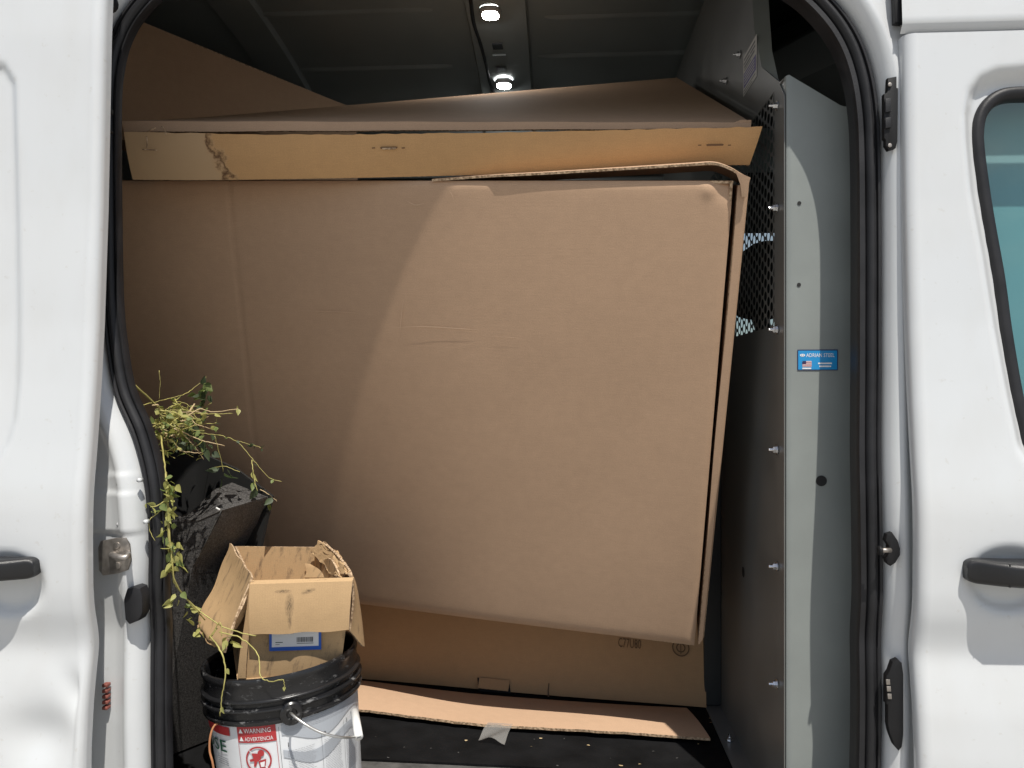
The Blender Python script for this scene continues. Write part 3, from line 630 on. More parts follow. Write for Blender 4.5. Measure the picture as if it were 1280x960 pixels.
# bottom flange
fl = [(PXW-.040, .10), (PXW, .10), (PXW, 1.78), (PXW-.040, 1.78)]
mesh('floor_flange', [(a, b, FZ+.012) for a, b in fl]+[(a, b, FZ+.009) for a, b in fl], [(0, 1, 2, 3), (4, 5, 6, 7), (0, 1, 5, 4), (1, 2, 6, 5), (2, 3, 7, 6), (3, 0, 4, 7)], M['steel_wall'], part)
# deeper upright channel
q0 = PX(903, 800, PXW); box('upright_channel', (PXW-.022, q0.y+.06, -.30), (.044, .10, 1.05), M['dark'], part, .004)
# wing panel towards the door pillar, its bend a smooth radius
wsec = [(PXW+.003, NEAR+.04), (PXW+.003, NEAR+.008), (PXW+.0045, NEAR+.002), (PXW+.009, NEAR-.001)]+[(PXW+o, NEAR-.001-.03*(o-.009)) for o in (.016, .03, .045, .06, .075, .09, .1, .108, .116, .13, .16)]
rows = []
topz = lambda x: float(np.interp(x, [PXW+.003, P(985, 93, NEAR).x, P(1052, 134, NEAR).x, PXW+.2], [P(977, 95, NEAR).z, P(985, 93, NEAR).z, P(1052, 134, NEAR).z, P(1052, 134, NEAR).z-.003]))
nz = 30
for j in range(nz+1):
    t = j/nz; rows.append([Vector((a, b, lerp(FZ+.004, topz(a), t))) for a, b in wsec])
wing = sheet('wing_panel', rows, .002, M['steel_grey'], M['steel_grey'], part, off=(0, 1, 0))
def wing_y(x): return float(np.interp(x, [a for a, b in wsec[1:]], [b for a, b in wsec[1:]]))
def on_wing(px, py):
    Y = NEAR
    for _ in range(6): Y = wing_y(P(px, py, Y).x)
    return P(px, py, Y)
for a, b, r in ((999, 254, .0035), (998.5, 356, .0036), (1026.5, 601, .0098)):
    q = on_wing(a, b); V = [(q.x+r*math.cos(t*math.pi/10), wing_y(q.x+r*math.cos(t*math.pi/10))-.0012, q.z+r*math.sin(t*math.pi/10)) for t in range(20)]
    V += [(x, y+.0006, z) for x, y, z in V]
    mesh('hole', V, [tuple(range(20))]+[(i, (i+1) % 20, 20+(i+1) % 20, 20+i) for i in range(20)], M['foam_in'], wing)
# bolts
def bolt_mesh():
    bm = bmesh.new()
    def cyl(r, x0, x1, n, r2=None):
        a = [bm.verts.new((x0, r*math.cos(2*math.pi*k/n), r*math.sin(2*math.pi*k/n))) for k in range(n)]; r2 = r2 or r
        b = [bm.verts.new((x1, r2*math.cos(2*math.pi*k/n), r2*math.sin(2*math.pi*k/n))) for k in range(n)]
        for k in range(n): bm.faces.new((a[k], a[(k+1) % n], b[(k+1) % n], b[k]))
        bm.faces.new(b); bm.faces.new(a)
    cyl(.0095, 0, -.0018, 14); cyl(.0066, -.0018, -.0085, 6, .0060); cyl(.0034, -.0085, -.016, 8, .003)
    bmesh.ops.recalc_face_normals(bm, faces=bm.faces); me = bpy.data.meshes.new('bolt'); bm.to_mesh(me); bm.free(); me.materials.append(M['zinc']); return me
bme = bolt_mesh()
def bolt(loc, rot=None):
    o = bpy.data.objects.new('bolt', bme); COL.objects.link(o); attach(o, part); o.location = loc
    if rot: o.rotation_euler = rot
for b in (132, 260, 412, 562, 708, 855): q = PX(971.5, b, PXW-.001); bolt((PXW-.001, q.y, q.z))
for a, b in ((925, 68), (908, 101)): q = PX(a, b, PXW-.001); bolt((PXW-.001, q.y, q.z))
for a, b in ((903, 877), (927, 926)): q = PZ(a, b, FZ+.013); bolt((PXW-.02, q.y, FZ+.013), (0, math.radians(90), 0))
q = PX(929, 715, PXW-.0015); mesh('hole', [(PXW-.0015, q.y+.012*math.cos(t*math.pi/8), q.z+.012*math.sin(t*math.pi/8)) for t in range(16)], [tuple(range(16))], M['foam_in'], part)
# warning sticker on the wall
a = PX(929, 67, PXW-.001); b = PX(946, 42, PXW-.001); c = PX(946.6, 94, PXW-.001); hst = b.z-c.z; wst = a.y-b.y
def wmap(s, t, h): return Vector((PXW-.001-h*1.0, a.y-s*wst, b.z-hst+t*hst))
ws = Print(wmap).rect(0, 0, 1, 1).make('warning_sticker', M['sticker_white'], part)
pr = Print(wmap)
for t0, t1, s0, s1_ in ((.86, .92, .08, .9), (.76, .81, .06, .5), (.76, .81, .55, .9), (.66, .72, .1, .85), (.60, .63, .1, .6), (.10, .13, .06, .9), (.03, .06, .06, .7)): pr.rect(s0, t0, s1_, t1, .0004)
pr.make('printed_lines', M['dark_print'], ws); Print(wmap).rect(.05, .18, .95, .55, .0004).make('printed_block', M['violet'], ws)
pr = Print(wmap)
for k in range(4): pr.rect(.12, .24+k*.075, .85, .27+k*.075, .0008)
pr.make('block_text', M['sticker_white'], ws)
# blue maker's sticker on the wing
q00 = on_wing(996.5, 463); q10 = on_wing(1047, 463); wS = q10.x-q00.x; hS = on_wing(1020, 437).z-q00.z
def smap(s, t, h): x = q00.x+s*wS; return Vector((x, wing_y(x)-.0012-h, q00.z+t*hS))
bs = Print(smap).rect(0, 0, 1, 1, 0, 6).make('maker_sticker', M['navy'], wing)
Print(smap).rect(.02, .04, .98, .95, .0003, 6).make('sticker_field', M['cyan'], wing)
Print(smap).text('ADRIAN STEEL', .215, .64, .18, .70, .0007).ring(.125, .73, .035, .065, 16, .0007).disc(.125, .73, .018, .04, 8, .0007).rect(.51, .30, .85, .37, .0007).rect(.54, .16, .83, .23, .0007).rect(.12, .17, .35, .45, .0007).rect(.12, .06, .34, .13, .0007).make('sticker_lettering', M['white_print'], wing)
pr = Print(smap)
for k in range(3): pr.rect(.12, .20+k*.09, .35, .24+k*.09, .001)
pr.make('flag_stripes', M['red'], wing); Print(smap).rect(.12, .32, .21, .45, .0013).make('flag_canton', M['navy'], wing)

# ------------------------------------------------------------------ cartons
CG = 'cardboard boxes loaded in the van'
def face_y(X, Z):
    t = (.40-Z)/.98; yt = .156-.100*(X-.338); yb = .43-.194*(X-.306)
    return yt*(1-t)+yb*t+.062*float(sstep(.14, .75, -X))
pn = Vector((-.15, -1, -.27)).normalized()          # towards the viewer
def on_face(px, py):
    Y = .3
    for _ in range(25):
        q = P(px, py, Y); Y = Y+.7*(face_y(q.x, q.z)-Y)
    return P(px, py, Y)
def on_plane(px, py, p0=None, n=None):
    if p0 is None: return on_face(px, py)
    d = FWD + RGT*((px-640.0)/F) + Vector((0, 0, 1))*((480.0-py)/F); o = Vector((0, CAMY, 0))
    t = (p0-o).dot(n)/d.dot(n); return o+d*t
# --- big leaning carton
TL, TR, BR, BL = on_plane(60, 226), on_plane(917, 226), on_plane(868, 809), on_plane(150, 719)
big = thing('cardboard_box', (TL+TR+BR+BL)/4+Vector((0, .1, -.6)), 'largest plain brown box leaning outwards, its face half in sunlight', 'box', CG)
def bulge(s, t):
    e = math.sin(math.pi*s)*math.sin(math.pi*t)
    v = pn*(0.004*e+0.0015*math.sin(9*s+2*t)*math.sin(7*t))
    # crushed top right corner
    dd = math.hypot((1-s)*1.3, t*1.0); v = v-pn*0.012*math.exp(-(dd/0.035)**2)+Vector((0, 0, -.006))*math.exp(-(dd/0.03)**2)
    v = v+pn*0.004*math.exp(-((s-.965)/.010)**2-((t-.02)/.018)**2)
    # score line on the left
    v = v-pn*0.0016*math.exp(-((s-0.262)/0.0022)**2)
    # softened edges
    ed = min(s*1.25, (1-s)*1.25, t, 1-t); v = v-pn*0.006*math.exp(-ed/0.006)
    return v
rows = [[on_face(lerp(lerp(60, 917, i/240), lerp(150, 868, i/240), j/150), lerp(226, lerp(719, 809, i/240), j/150))+bulge(i/240, j/150) for i in range(241)] for j in range(151)]
sheet('front_panel', rows, .006, M['card'], M['card_edge'], big)
back = -pn*0.135
def wall_edge(a, b, off_, nm, th=.005):
    pts = [on_face(lerp(a[0], b[0], i/24), lerp(a[1], b[1], i/24))+ins for i in range(25)]
    return sheet(nm, [[lerp(p, p+back, t) for p in pts] for t in (0, .5, 1)], th, M['card'], M['card_edge'], big, off=off_)
def wall_panel(name, a, b, off_=None, th=.005, mat='card', parent=big, n=12, dep=None):
    dep = dep or back
    return sheet(name, bil(a, b, b+dep, a+dep, n, 6), th, M[mat], M['card_edge'], parent, off=off_)
ins = -pn*.0065
wall_edge((60, 226), (917, 226), (0, 0, -1), 'top_panel'); wall_edge((150, 719), (868, 809), (0, 0, 1), 'bottom_panel'); wall_edge((60, 226), (150, 719), (1, 0, 0), 'left_panel'); wall_edge((916.5, 226), (867.5, 809), (-1, 0, 0), 'side_panel')
sheet('back_panel', [[on_face(lerp(lerp(60, 917, i/24), lerp(150, 868, i/24), j/12), lerp(226, lerp(719, 809, i/24), j/12))+back for i in range(25)] for j in range(13)], .005, M['card'], M['card_edge'], big)
# end cap standing a finger off the side, and the lifted top flap
eT0, eT1 = on_plane(922.5, 232), on_plane(937, 228); eB0, eB1 = on_plane(872.5, 808), on_plane(880, 800)
rows = bil(eT0, eT1, eB1, eB0, 8, 60, lambda s, t: -pn*.004+pn*.0025*math.sin(t*5)+Vector((.0016*math.sin(t*9)*(1-s), 0, 0))-pn*.004*max(0, s-.8)/.2)
sheet('end_cap', rows, .005, M['card'], M['card_edge'], big)
wall_panel('end_cap_inner', eT0-pn*.0095, eB0-pn*.0095, (1, 0, 0), n=30); wall_panel('end_cap_outer', eT1-pn*.0095, eB1-pn*.0095, (-1, 0, 0), n=30)
fp = crom([on_plane(540, 224), on_plane(610, 219), on_plane(680, 215.5), on_plane(790, 209), on_plane(862, 204.5), on_plane(892, 203), on_plane(912, 209), on_plane(926, 217), on_plane(937, 223)], 6)
fp = [p+pn*(.004 if i > 6 else .001) for i, p in enumerate(fp)]
bk = [Vector((p.x, p.y, p.z))-pn*.13+Vector((0, 0, -.012)) for p in fp]
rows = [[lerp(p, q, t)+Vector((0, 0, .008*math.sin(t*3.1))) for p, q in zip(fp, bk)] for t in (0, .15, .35, .6, 1)]
sheet('top_flap', rows, .0045, M['card'], M['card_edge'], big, off=(0, 0, -1))
# rubbed scratches on the big face
for pts, w_ in ((((490, 409), (530, 407.5), (575, 410), (605, 412)), .0011), (((506, 372), (503, 392), (501, 420)), .0007), (((378, 388), (420, 389), (452, 391)), .0006), (((612, 420), (640, 421), (655, 423)), .0006), (((508, 250), (520, 256), (531, 254)), .0008), (((562, 238), (566, 243), (568, 249)), .0007)):
    c = crom([on_face(a, b) for a, b in pts], 6); V = []
    for i, p in enumerate(c):
        e_ = max(.15, math.sin(math.pi*i/(len(c)-1)))*w_; t_ = (c[min(i+1, len(c)-1)]-c[max(i-1, 0)]).normalized(); sd_ = t_.cross(pn).normalized()
        V += [p+pn*.0058+sd_*e_, p+pn*.0058-sd_*e_]
    mesh('scuff_mark', V, [(2*i, 2*i+1, 2*i+3, 2*i+2) for i in range(len(c)-1)], M['card_pale'], big)
# torn corner ear of the flap folded down over the end cap
c1, c2, c3 = on_plane(919, 214)+pn*.006, on_plane(938, 222)+pn*.004, on_plane(931, 246)+pn*.004
sheet('torn_corner', [[c1, lerp(c1, c2, .5)+pn*.004, c2], [lerp(c1, c3, .5)+pn*.003, lerp(c1, c2, .5)*.6+c3*.4+pn*.003, lerp(c2, c3, .5)], [c3+Vector((-.006, 0, 0)), c3, c3+Vector((.004, 0, 0))]], .003, M['card'], M['card_edge'], big)

# --- lower carton standing behind, with a bottom flap on the floor
lA, lB = PZ(883, 885, FZ+.012), PZ(440, 848, FZ+.012)
low = thing('cardboard_box', (lA+lB)/2, 'brown box standing behind the leaning one, bottom flap open on the floor', 'box', CG)
ldir = (lB-lA).normalized(); lB2 = lA+ldir*1.5; ln = Vector((ldir.y, -ldir.x, 0)).normalized()
if ln.y > 0: ln = -ln
up = Vector((0, .10, 1)).normalized()
tl_, tr_ = lB2+up*.62, lA+up*.62
sheet('front_panel', bil(tl_, tr_, lA, lB2, 60, 30, lambda s, t: ln*(.003*math.sin(s*11)*t)), .005, M['card_gold'], M['card_edge'], low)
ldep = -ln*.20
wall_panel('side_panel', tr_-ln*.0055, lA-ln*.0055, (-1, 0, 0), parent=low, dep=ldep, mat='card_gold')
wall_panel('top_panel', tl_-ln*.0055, tr_-ln*.0055, (0, 0, -1), parent=low, dep=ldep, mat='card_gold')
sheet('back_panel', bil(tl_+ldep, tr_+ldep, lA+ldep, lB2+ldep, 8, 6), .005, M['card_gold'], M['card_edge'], low)
hz_px = [(400, 846), (445, 849), (520, 858), (600, 867), (690, 874), (780, 880), (858, 884)]
fr_px = [(400, 884), (445, 888), (520, 896.5), (600, 905), (690, 911.5), (780, 917), (888, 924)]
r0 = crom([PZ(a, b, FZ+.016)-Vector((0, .004, 0)) for a, b in hz_px], 8); r1 = crom([PZ(a, b, FZ+.022) for a, b in fr_px], 8)
rng_ = random.Random(3)
jag = [rng_.uniform(-.002, .002) for _ in r1]
rows = [[lerp(p, q, t)+Vector((0, jag[i]*(t == 1), .012*math.sin(t*math.pi*.9)*(.6+.4*math.sin(i*.2)))) for i, (p, q) in enumerate(zip(r0, r1))] for t in (0, .12, .3, .5, .7, .88, 1)]
sheet('floor_flap', rows, .006, M['card'], M['card_edge'], low, off=(0, 0, -1))
def lmap_px(px, py, h=.005): return on_plane(px, py, lA, up.cross(ldir).normalized() if up.cross(ldir).y < 0 else -up.cross(ldir).normalized())+ln*h
sl = mesh('hand_slot', [lmap_px(a, b, .005) for a, b in ((597, 846), (637, 850), (639, 866), (599, 863))], [(0, 1, 2, 3)], M['foam_in'], low)
rows = bil(lmap_px(600, 845.5, .008), lmap_px(638, 849, .008), lmap_px(637, 860, .022), lmap_px(600, 856, .022), 8, 4)
sheet('slot_tab', rows, .003, M['card_gold'], M['card_edge'], sl)
mesh('cut_mark', [lmap_px(a, b, .005) for a, b in ((686, 853), (687.2, 853), (686.4, 862), (687, 870), (685, 870), (684.8, 862))], [(0, 1, 2, 3, 4, 5)], M['ink'], low)
t0 = lmap_px(773, 808, .0045); t1 = lmap_px(800, 810.5, .0045); tu = (t1-t0); tu.normalize()
pr = Print(lambda x, y, h: t0+tu*x+up*y); pr.text('C77U80', 0, 0, .024, (t1-t0).length*1.05); pr.make('printed_code', M['ink'], low)
rc = lmap_px(851, 809, .0045); pr = Print(lambda x, y, h: rc+tu*x+up*y); pr.ring(0, 0, .019, .022).ring(0, 0, .009, .012, 20).rect(-.001, -.016, .001, .016).make('round_stamp', M['ink'], low)
# clear tape hanging off the flap
ta = PZ(610, 905, FZ+.020); tb = PZ(641, 907, FZ+.020); tv = Vector((-.006, -.075, -.006))
rows = bil(ta, tb, tb+tv+Vector((-.008, -.006, 0)), ta+tv+Vector((-.01, .006, 0)), 10, 10, lambda s, t: Vector((0, 0, .006*math.sin(s*6+t*5)*t+.004)))
sheet('tape_strip', rows, .0006, M['tape'], M['tape'], low, off=(0, 0, -1))

# --- upper flat carton, open at its front end
def stain_mat():
    m = cardboard('cardboard_flap_stained', (0.56, 0.33, 0.15), scuff=0.2); n = m.node_tree.nodes; l = m.node_tree.links; b = n['Principled BSDF']
    src = b.inputs['Base Color'].links[0].from_socket; tc = n.new('ShaderNodeTexCoord'); sp_ = n.new('ShaderNodeSeparateXYZ'); l.new(tc.outputs['Object'], sp_.inputs[0])
    nz_ = n.new('ShaderNodeTexNoise'); nz_.inputs['Scale'].default_value = 38; nz_.inputs['Detail'].default_value = 5; l.new(tc.outputs['Object'], nz_.inputs[0])
    xs_ = P(268, 190, .2); sl_ = (P(275, 218, .2)-P(258, 168, .2))
    ma = n.new('ShaderNodeMath'); ma.operation = 'MULTIPLY_ADD'; l.new(sp_.outputs['Z'], ma.inputs[0]); ma.inputs[1].default_value = -sl_.x/sl_.z; ma.inputs[2].default_value = -xs_.x+xs_.z*sl_.x/sl_.z
    ad = n.new('ShaderNodeMath'); ad.operation = 'ADD'; l.new(sp_.outputs['X'], ad.inputs[0]); l.new(ma.outputs[0], ad.inputs[1])
    m2 = n.new('ShaderNodeMath'); m2.operation = 'MULTIPLY_ADD'; l.new(nz_.outputs['Fac'], m2.inputs[0]); m2.inputs[1].default_value = .10; m2.inputs[2].default_value = -.05
    a2 = n.new('ShaderNodeMath'); a2.operation = 'ADD'; l.new(ad.outputs[0], a2.inputs[0]); l.new(m2.outputs[0], a2.inputs[1])
    cr = n.new('ShaderNodeValToRGB'); e = cr.color_ramp.elements; e[0].position = 0; e[0].color = (.40, .29, .19, 1); e[1].position = 1; e[1].color = (1, 1, 1, 1)
    mr = n.new('ShaderNodeMapRange'); mr.inputs[1].default_value = -.02; mr.inputs[2].default_value = .02; l.new(a2.outputs[0], mr.inputs[0])
    mx = n.new('ShaderNodeMix'); mx.data_type = 'RGBA'; l.new(mr.outputs[0], mx.inputs[0]); mx.inputs[6].default_value = (.53, .36, .205, 1); l.new(src, mx.inputs[7])
    mr2 = n.new('ShaderNodeMapRange'); mr2.inputs[1].default_value = 0; mr2.inputs[2].default_value = .010; mr2.inputs[3].default_value = .95; mr2.inputs[4].default_value = 0
    ab = n.new('ShaderNodeMath'); ab.operation = 'ABSOLUTE'; l.new(a2.outputs[0], ab.inputs[0]); l.new(ab.outputs[0], mr2.inputs[0])
    m3 = n.new('ShaderNodeMix'); m3.data_type = 'RGBA'; l.new(mr2.outputs[0], m3.inputs[0]); l.new(mx.outputs[2], m3.inputs[6]); m3.inputs[7].default_value = (.12, .06, .03, 1)
    l.new(m3.outputs[2], b.inputs['Base Color']); return m
M['card_stain'] = stain_mat()
uFL, uFR = P(152, 151, .225), P(939, 153, .205); uBR, uBL = P(846, 97, 1.10), P(215, 150, 1.10)
upb = thing('cardboard_box', (uFL+uFR)/2+Vector((0, .1, -.12)), 'wide flat box on top of the leaning box, water-stained flap open', 'box', CG)
sheet('top_panel', bil(uBL, uBR, uFR, uFL, 60, 40, lambda s, t: Vector((0, 0, .006*math.sin(3.1*s)*math.sin(3.1*t)-.005*math.exp(-(1-t)/.012)))), .005, M['card'], M['card_edge'], upb, off=(0, 0, -1))
ud = Vector((0, .03, -.085))
rim_l, rim_r = P(154, 166, .222), P(941, 160, .212)
rows = []
for t in (0, .08, .3, .6, 1):
    rows.append([lerp(lerp(uFL, uFR, i/60), lerp(P(157, 165.5, .222), P(938, 161, .202), i/60), t)+Vector((0, -.003*(t > 0)-.0015*math.sin(i*.5), 0)) for i in range(61)])
sheet('front_strip', rows, .005, M['card'], M['card_edge'], upb)
hl_, hr_ = P(166, 224.5, .262), P(937, 205.5, .250)
tlf, trf = P(155, 163.5, .150), P(953, 158.5, .14)
mid_px = [(166, 224.5), (250, 225), (340, 224), (430, 222.5), (500, 221), (560, 219.5), (650, 217), (760, 213), (860, 207.5), (937, 206)]
bot = [P(a, b, lerp(.232, .208, (a-166)/771)) for a, b in mid_px]
topp = [P(a, b, lerp(.198, .176, (a-155)/798)) for a, b in [(155, 165), (240, 166.5), (330, 168), (420, 168), (495, 167.5), (560, 166.5), (650, 165), (770, 162.5), (870, 160), (953, 158.5)]]
bot = crom(bot, 8); topp = crom(topp, 8)
jr = random.Random(5); jg = [jr.uniform(-.0011, .0011) for _ in topp]
rows = [[lerp(p, q, t)+Vector((0, 0, jg[i]*(t == 0)))+Vector((0, -.004*math.sin(t*3.1), 0)) for i, (p, q) in enumerate(zip(topp, bot))] for t in (0, .05, .2, .4, .6, .8, 1)]
flap = sheet('open_flap', rows, .005, M['card_stain'], M['card_edge'], upb)
sheet('bottom_panel', [[p+Vector((0, .002, 0)) for p in bot], [Vector((p.x, 1.08, p.z+.36)) for p in bot]], .005, M['card_gold'], M['card_edge'], upb, off=(0, 0, 1))
sheet('side_panel', bil(uFR+Vector((-.001, .004, -.006)), uBR+Vector((-.001, 0, -.006)), Vector((bot[-1].x, 1.08, bot[-1].z+.36)), bot[-1]+Vector((0, .008, 0)), 10, 4), .005, M['card'], M['card_edge'], upb, off=(-1, 0, 0))
def flap_pt(px, py, h=.003):
    # nearest point on the open flap plane
    p0 = lerp(tlf, trf, .5); n_ = (topp[-1]-topp[0]).cross(bot[len(bot)//2]-topp[len(topp)//2]).normalized()
    if n_.y > 0: n_ = -n_
    return on_plane(px, py, topp[len(topp)//2], n_)+n_*(h+.004)
for cx, cy in ((487, 184.5), (893, 181)):
    mesh('tab_slot', [flap_pt(cx+a, cy+b) for a, b in ((-11, -.8), (-9, -1.6), (9, -2), (11, -1.2), (10, .6), (-10, 1))], [(0, 1, 2, 3, 4, 5)], M['scorch'], flap)
    if cx < 600: mesh('slot_edge', [flap_pt(cx+a, cy+b, .0035) for a, b in ((-8, -.2), (9, -.6), (8, 1.6), (-8, 1.8))], [(0, 1, 2, 3)], M['card_edge'], flap)
    for dx in (-19, 18): mesh('slot_dot', [flap_pt(cx+dx+a, cy+b) for a, b in ((-2, -.7), (2, -.9), (2, .5), (-2, .7))], [(0, 1, 2, 3)], M['scorch'], flap)
# frayed paper fibres at the left end
for k, pts in enumerate((((187, 164), (193, 161), (198, 159)), ((186, 170), (187, 178), (187, 184)), ((181, 186), (190, 186.5), (199, 187)), ((205, 157), (209, 163), (210, 168)))):
    tube('torn_fibre', crom([flap_pt(a, b, .005) for a, b in pts], 4), .0012, M['card_edge'], flap, 5)
# --- dark box behind at upper left
dA = P(100, -6, .62); dB = P(445, 136, 1.45)
dia = thing('cardboard_box', (dA+dB)/2-Vector((0, 0, .3)), 'shaded brown box up under the roof at the left end', 'box', CG)
dd = (dB-dA); dl = Vector((dd.x, dd.y, 0)).normalized(); dn_ = Vector((dl.y, -dl.x, 0))
if dn_.y > 0: dn_ = -dn_
dbot = lambda p: Vector((p.x, p.y+.03, p.z-.34))
sheet('front_panel', bil(dA, dB, dbot(dB), dbot(dA), 30, 10, lambda s, t: Vector((0, 0, -.006*math.sin(s*3.1)))), .005, M['card'], M['card_edge'], dia)
for nm, (p, q), of in (('top_panel', (dA, dB), (0, 0, -1)), ('bottom_panel', (dbot(dA), dbot(dB)), (0, 0, 1)), ('side_panel', (dB, dbot(dB)), (-1, 0, 0))):
    dep = -dn_*.10; sheet(nm, bil(p-dn_*.0055, q-dn_*.0055, q+dep, p+dep, 8, 4), .005, M['card'], M['card_edge'], dia, off=of)

# ------------------------------------------------------------------ bucket
BD = 0.180
bc = P(351, 815, BD); BR_ = .150
roll = math.radians(5.5); bx_ = Vector((math.cos(roll), 0, math.sin(roll))); bz_ = Vector((-math.sin(roll), 0, math.cos(roll))); by_ = Vector((0, 1, 0))
vc = Vector((-bc.x, CAMY-BD, 0)).normalized(); th0 = math.atan2(vc.x, -vc.y)
def cyl(phi, h, r):          # phi from the viewer-facing line, to the right positive; h below the rim
    a = phi+th0
    return bc+bx_*(r*math.sin(a))-by_*(r*math.cos(a))-bz_*h
BH = .335
bucket = thing('bucket', bc-bz_*BH, 'white plastic pail with black collar and red warning label', 'bucket')
def lathe(name, pr_, mat, parent, n=64, label=None):
    V = [cyl(2*math.pi*k/n, h, r) for r, h in pr_ for k in range(n)]
    return mesh(name, V, gridfaces(len(pr_), n, True), mat, parent, True, label=label, sharp=50)
def br(h): return .1425-(h-.08)*.045
lathe('pail_wall', [(.132, BH), (br(BH), BH-.003), (br(.25), .25), (br(.16), .16), (br(.078), .078), (br(.078)-.004, .075)], M['white_label'], bucket)
lathe('collar', [(.1375, .10), (.1395, .010), (.1405, .002), (.143, -.001), (.1478, -.0005), (.1495, .003), (.1492, .009), (.1470, .013), (.1462, .030), (.1465, .036), (.1515, .038), (.1525, .040), (.1515, .0425), (.1460, .045), (.1455, .052), (.1530, .054), (.1540, .0565), (.1528, .0590), (.1455, .061), (.1452, .074), (.1515, .0755), (.1520, .079), (.1505, .082), (.1430, .0835)], M['lid_black'], bucket)
lathe('pail_inside', [(.1378, .02), (.136, .15), (.126, BH-.006), (.001, BH-.005)], M['lid_black'], bucket)
def lm(x, y, h):             # label space: x = arc length from facing line, y = height (down negative)
    hh = -y; r = br(hh)+.0012+h; return cyl(x/.1425, hh, r)
arc = lambda px: .1425*math.asin(max(-.995, min(.995, (px-351)/93.0)))
Print(lm).rect(arc(296), -.1145, arc(340), -.0845, 0, 10).make('warning_band', M['red'], bucket)
x0 = arc(296); x1 = arc(340); ww = x1-x0
pr = Print(lm); pr.text('WARNING', x0+ww*.20, -.0965, .0085, ww*.68, .0008); pr.text('ADVERTENCIA', x0+ww*.20, -.1110, .0072, ww*.72, .0008)
for yy in (-.0965, -.1110): pr.poly([(x0+ww*.05, yy), (x0+ww*.17, yy), (x0+ww*.11, yy+.0085)], .0008)
pr.make('warning_lettering', M['white_print'], bucket)
pr = Print(lm); pr.rect(x0, -.30, x0+.0008, -.116, .0004).rect(x1-.0008, -.30, x1, -.116, .0004)
cxp, cyp = (x0+x1)/2, -.146
pr.ring(cxp, cyp, .0215, .0245, 32, .0006)
pr.disc(cxp+.006, cyp+.012, .0062, .0062, 14, .0008)                     # head
pr.poly([(cxp-.012, cyp+.013), (cxp+.003, cyp+.011), (cxp+.006, cyp+.002), (cxp-.003, cyp-.004), (cxp-.006, cyp-.013), (cxp-.010, cyp-.012), (cxp-.008, cyp-.002), (cxp-.016, cyp-.003), (cxp-.017, cyp+.001), (cxp-.009, cyp+.003)], .0008)
pr.poly([(cxp+.000, cyp-.002), (cxp+.0145, cyp+.001), (cxp+.0115, cyp-.0155), (cxp+.002, cyp-.0155)], .0008)
pr.make('warning_pictogram', M['red'], bucket)
Print(lm).poly([(cxp-.016, cyp+.0175), (cxp-.0145, cyp+.0185), (cxp+.017, cyp-.0165), (cxp+.0155, cyp-.018)], .0012).poly([(cxp+.003, cyp-.005), (cxp+.012, cyp-.003), (cxp+.010, cyp-.013), (cxp+.004, cyp-.013)], .0012).make('pictogram_detail', M['white_print'], bucket)
Print(lm).rect(x0+.001, -.21, x1-.02, -.2095, .0004).make('fine_rule', M['red'], bucket)
# brand side: end of a green word, red flash, seen at the left edge
gx0, gx1 = arc(258.8), arc(281)
Print(lm).text('POSE', gx0-.022, -.137, .022, gx1-gx0+.022, .0006).make('green_lettering', M['green'], bucket)
Print(lm).rect(gx0-.03, -.104, arc(287), -.088, .0005, 8).make('red_flash', M['red'], bucket)
pr = Print(lm)
for k in range(4): pr.rect(arc(268), -.150-k*.004, arc(281), -.1485-k*.004, .0005)
pr.rect(arc(280), -.172, arc(283), -.165, .0005).rect(arc(286), -.176, arc(291), -.170, .0005); pr.make('small_print', M['fine_print'], bucket)
# instructions side: grey waves, numbers, ruled columns of fine print
pr = Print(lm); a0, a1 = arc(346), arc(441); n = 26
def wavef(x, c, amp, ph): return c+amp*math.sin((x-a0)*38+ph)
for k in range(n):
    xa, xb = lerp(a0, a1, k/n), lerp(a0, a1, (k+1)/n)
    pr.poly([(xa, wavef(xa, -.118, .012, 1.9)), (xb, wavef(xb, -.118, .012, 1.9)), (xb, -.0868), (xa, -.0868)], .0003)
    pr.poly([(xa, wavef(xa, -.158, .014, 2.3)), (xb, wavef(xb, -.158, .014, 2.3)), (xb, wavef(xb, -.145, .010, 2.6)+.006), (xa, wavef(xa, -.145, .010, 2.6)+.006)], .0003)
pr.make('grey_waves', M['grey_print'], bucket)
pr = Print(lm); pr.text('1', arc(352), -.130, .008, None, .0008); pr.text('2', arc(394), -.130, .008, None, .0008); pr.text('3', arc(422), -.128, .008, None, .0008); pr.text('4', arc(437), -.120, .008, None, .0008)
pr.rect(arc(391), -.30, arc(391)+.0005, -.122, .0006).rect(arc(419), -.30, arc(419)+.0005, -.120, .0006).rect(arc(343), -.3, arc(343)+.0006, -.09, .0006)
pr.make('step_numbers', M['dark_print'], bucket)
pr = Print(lm); rp = random.Random(11)
for (c0_, c1_, ya, yb) in ((351, 386, -.138, -.22), (394, 416, -.138, -.22), (421, 436, -.136, -.22), (350, 438, -.0895, -.104)):
    y = ya
    while y > yb:
        x = arc(c0_); xe = lerp(arc(c0_), arc(c1_), rp.uniform(.8, 1))
        while x < xe:
            wl_ = rp.uniform(.002, .0065); pr.rect(x, y-.0009, min(x+wl_, xe), y, .0007); x += wl_+.001
        y -= .0030
pr.make('fine_print', M['fine_print'], bucket)
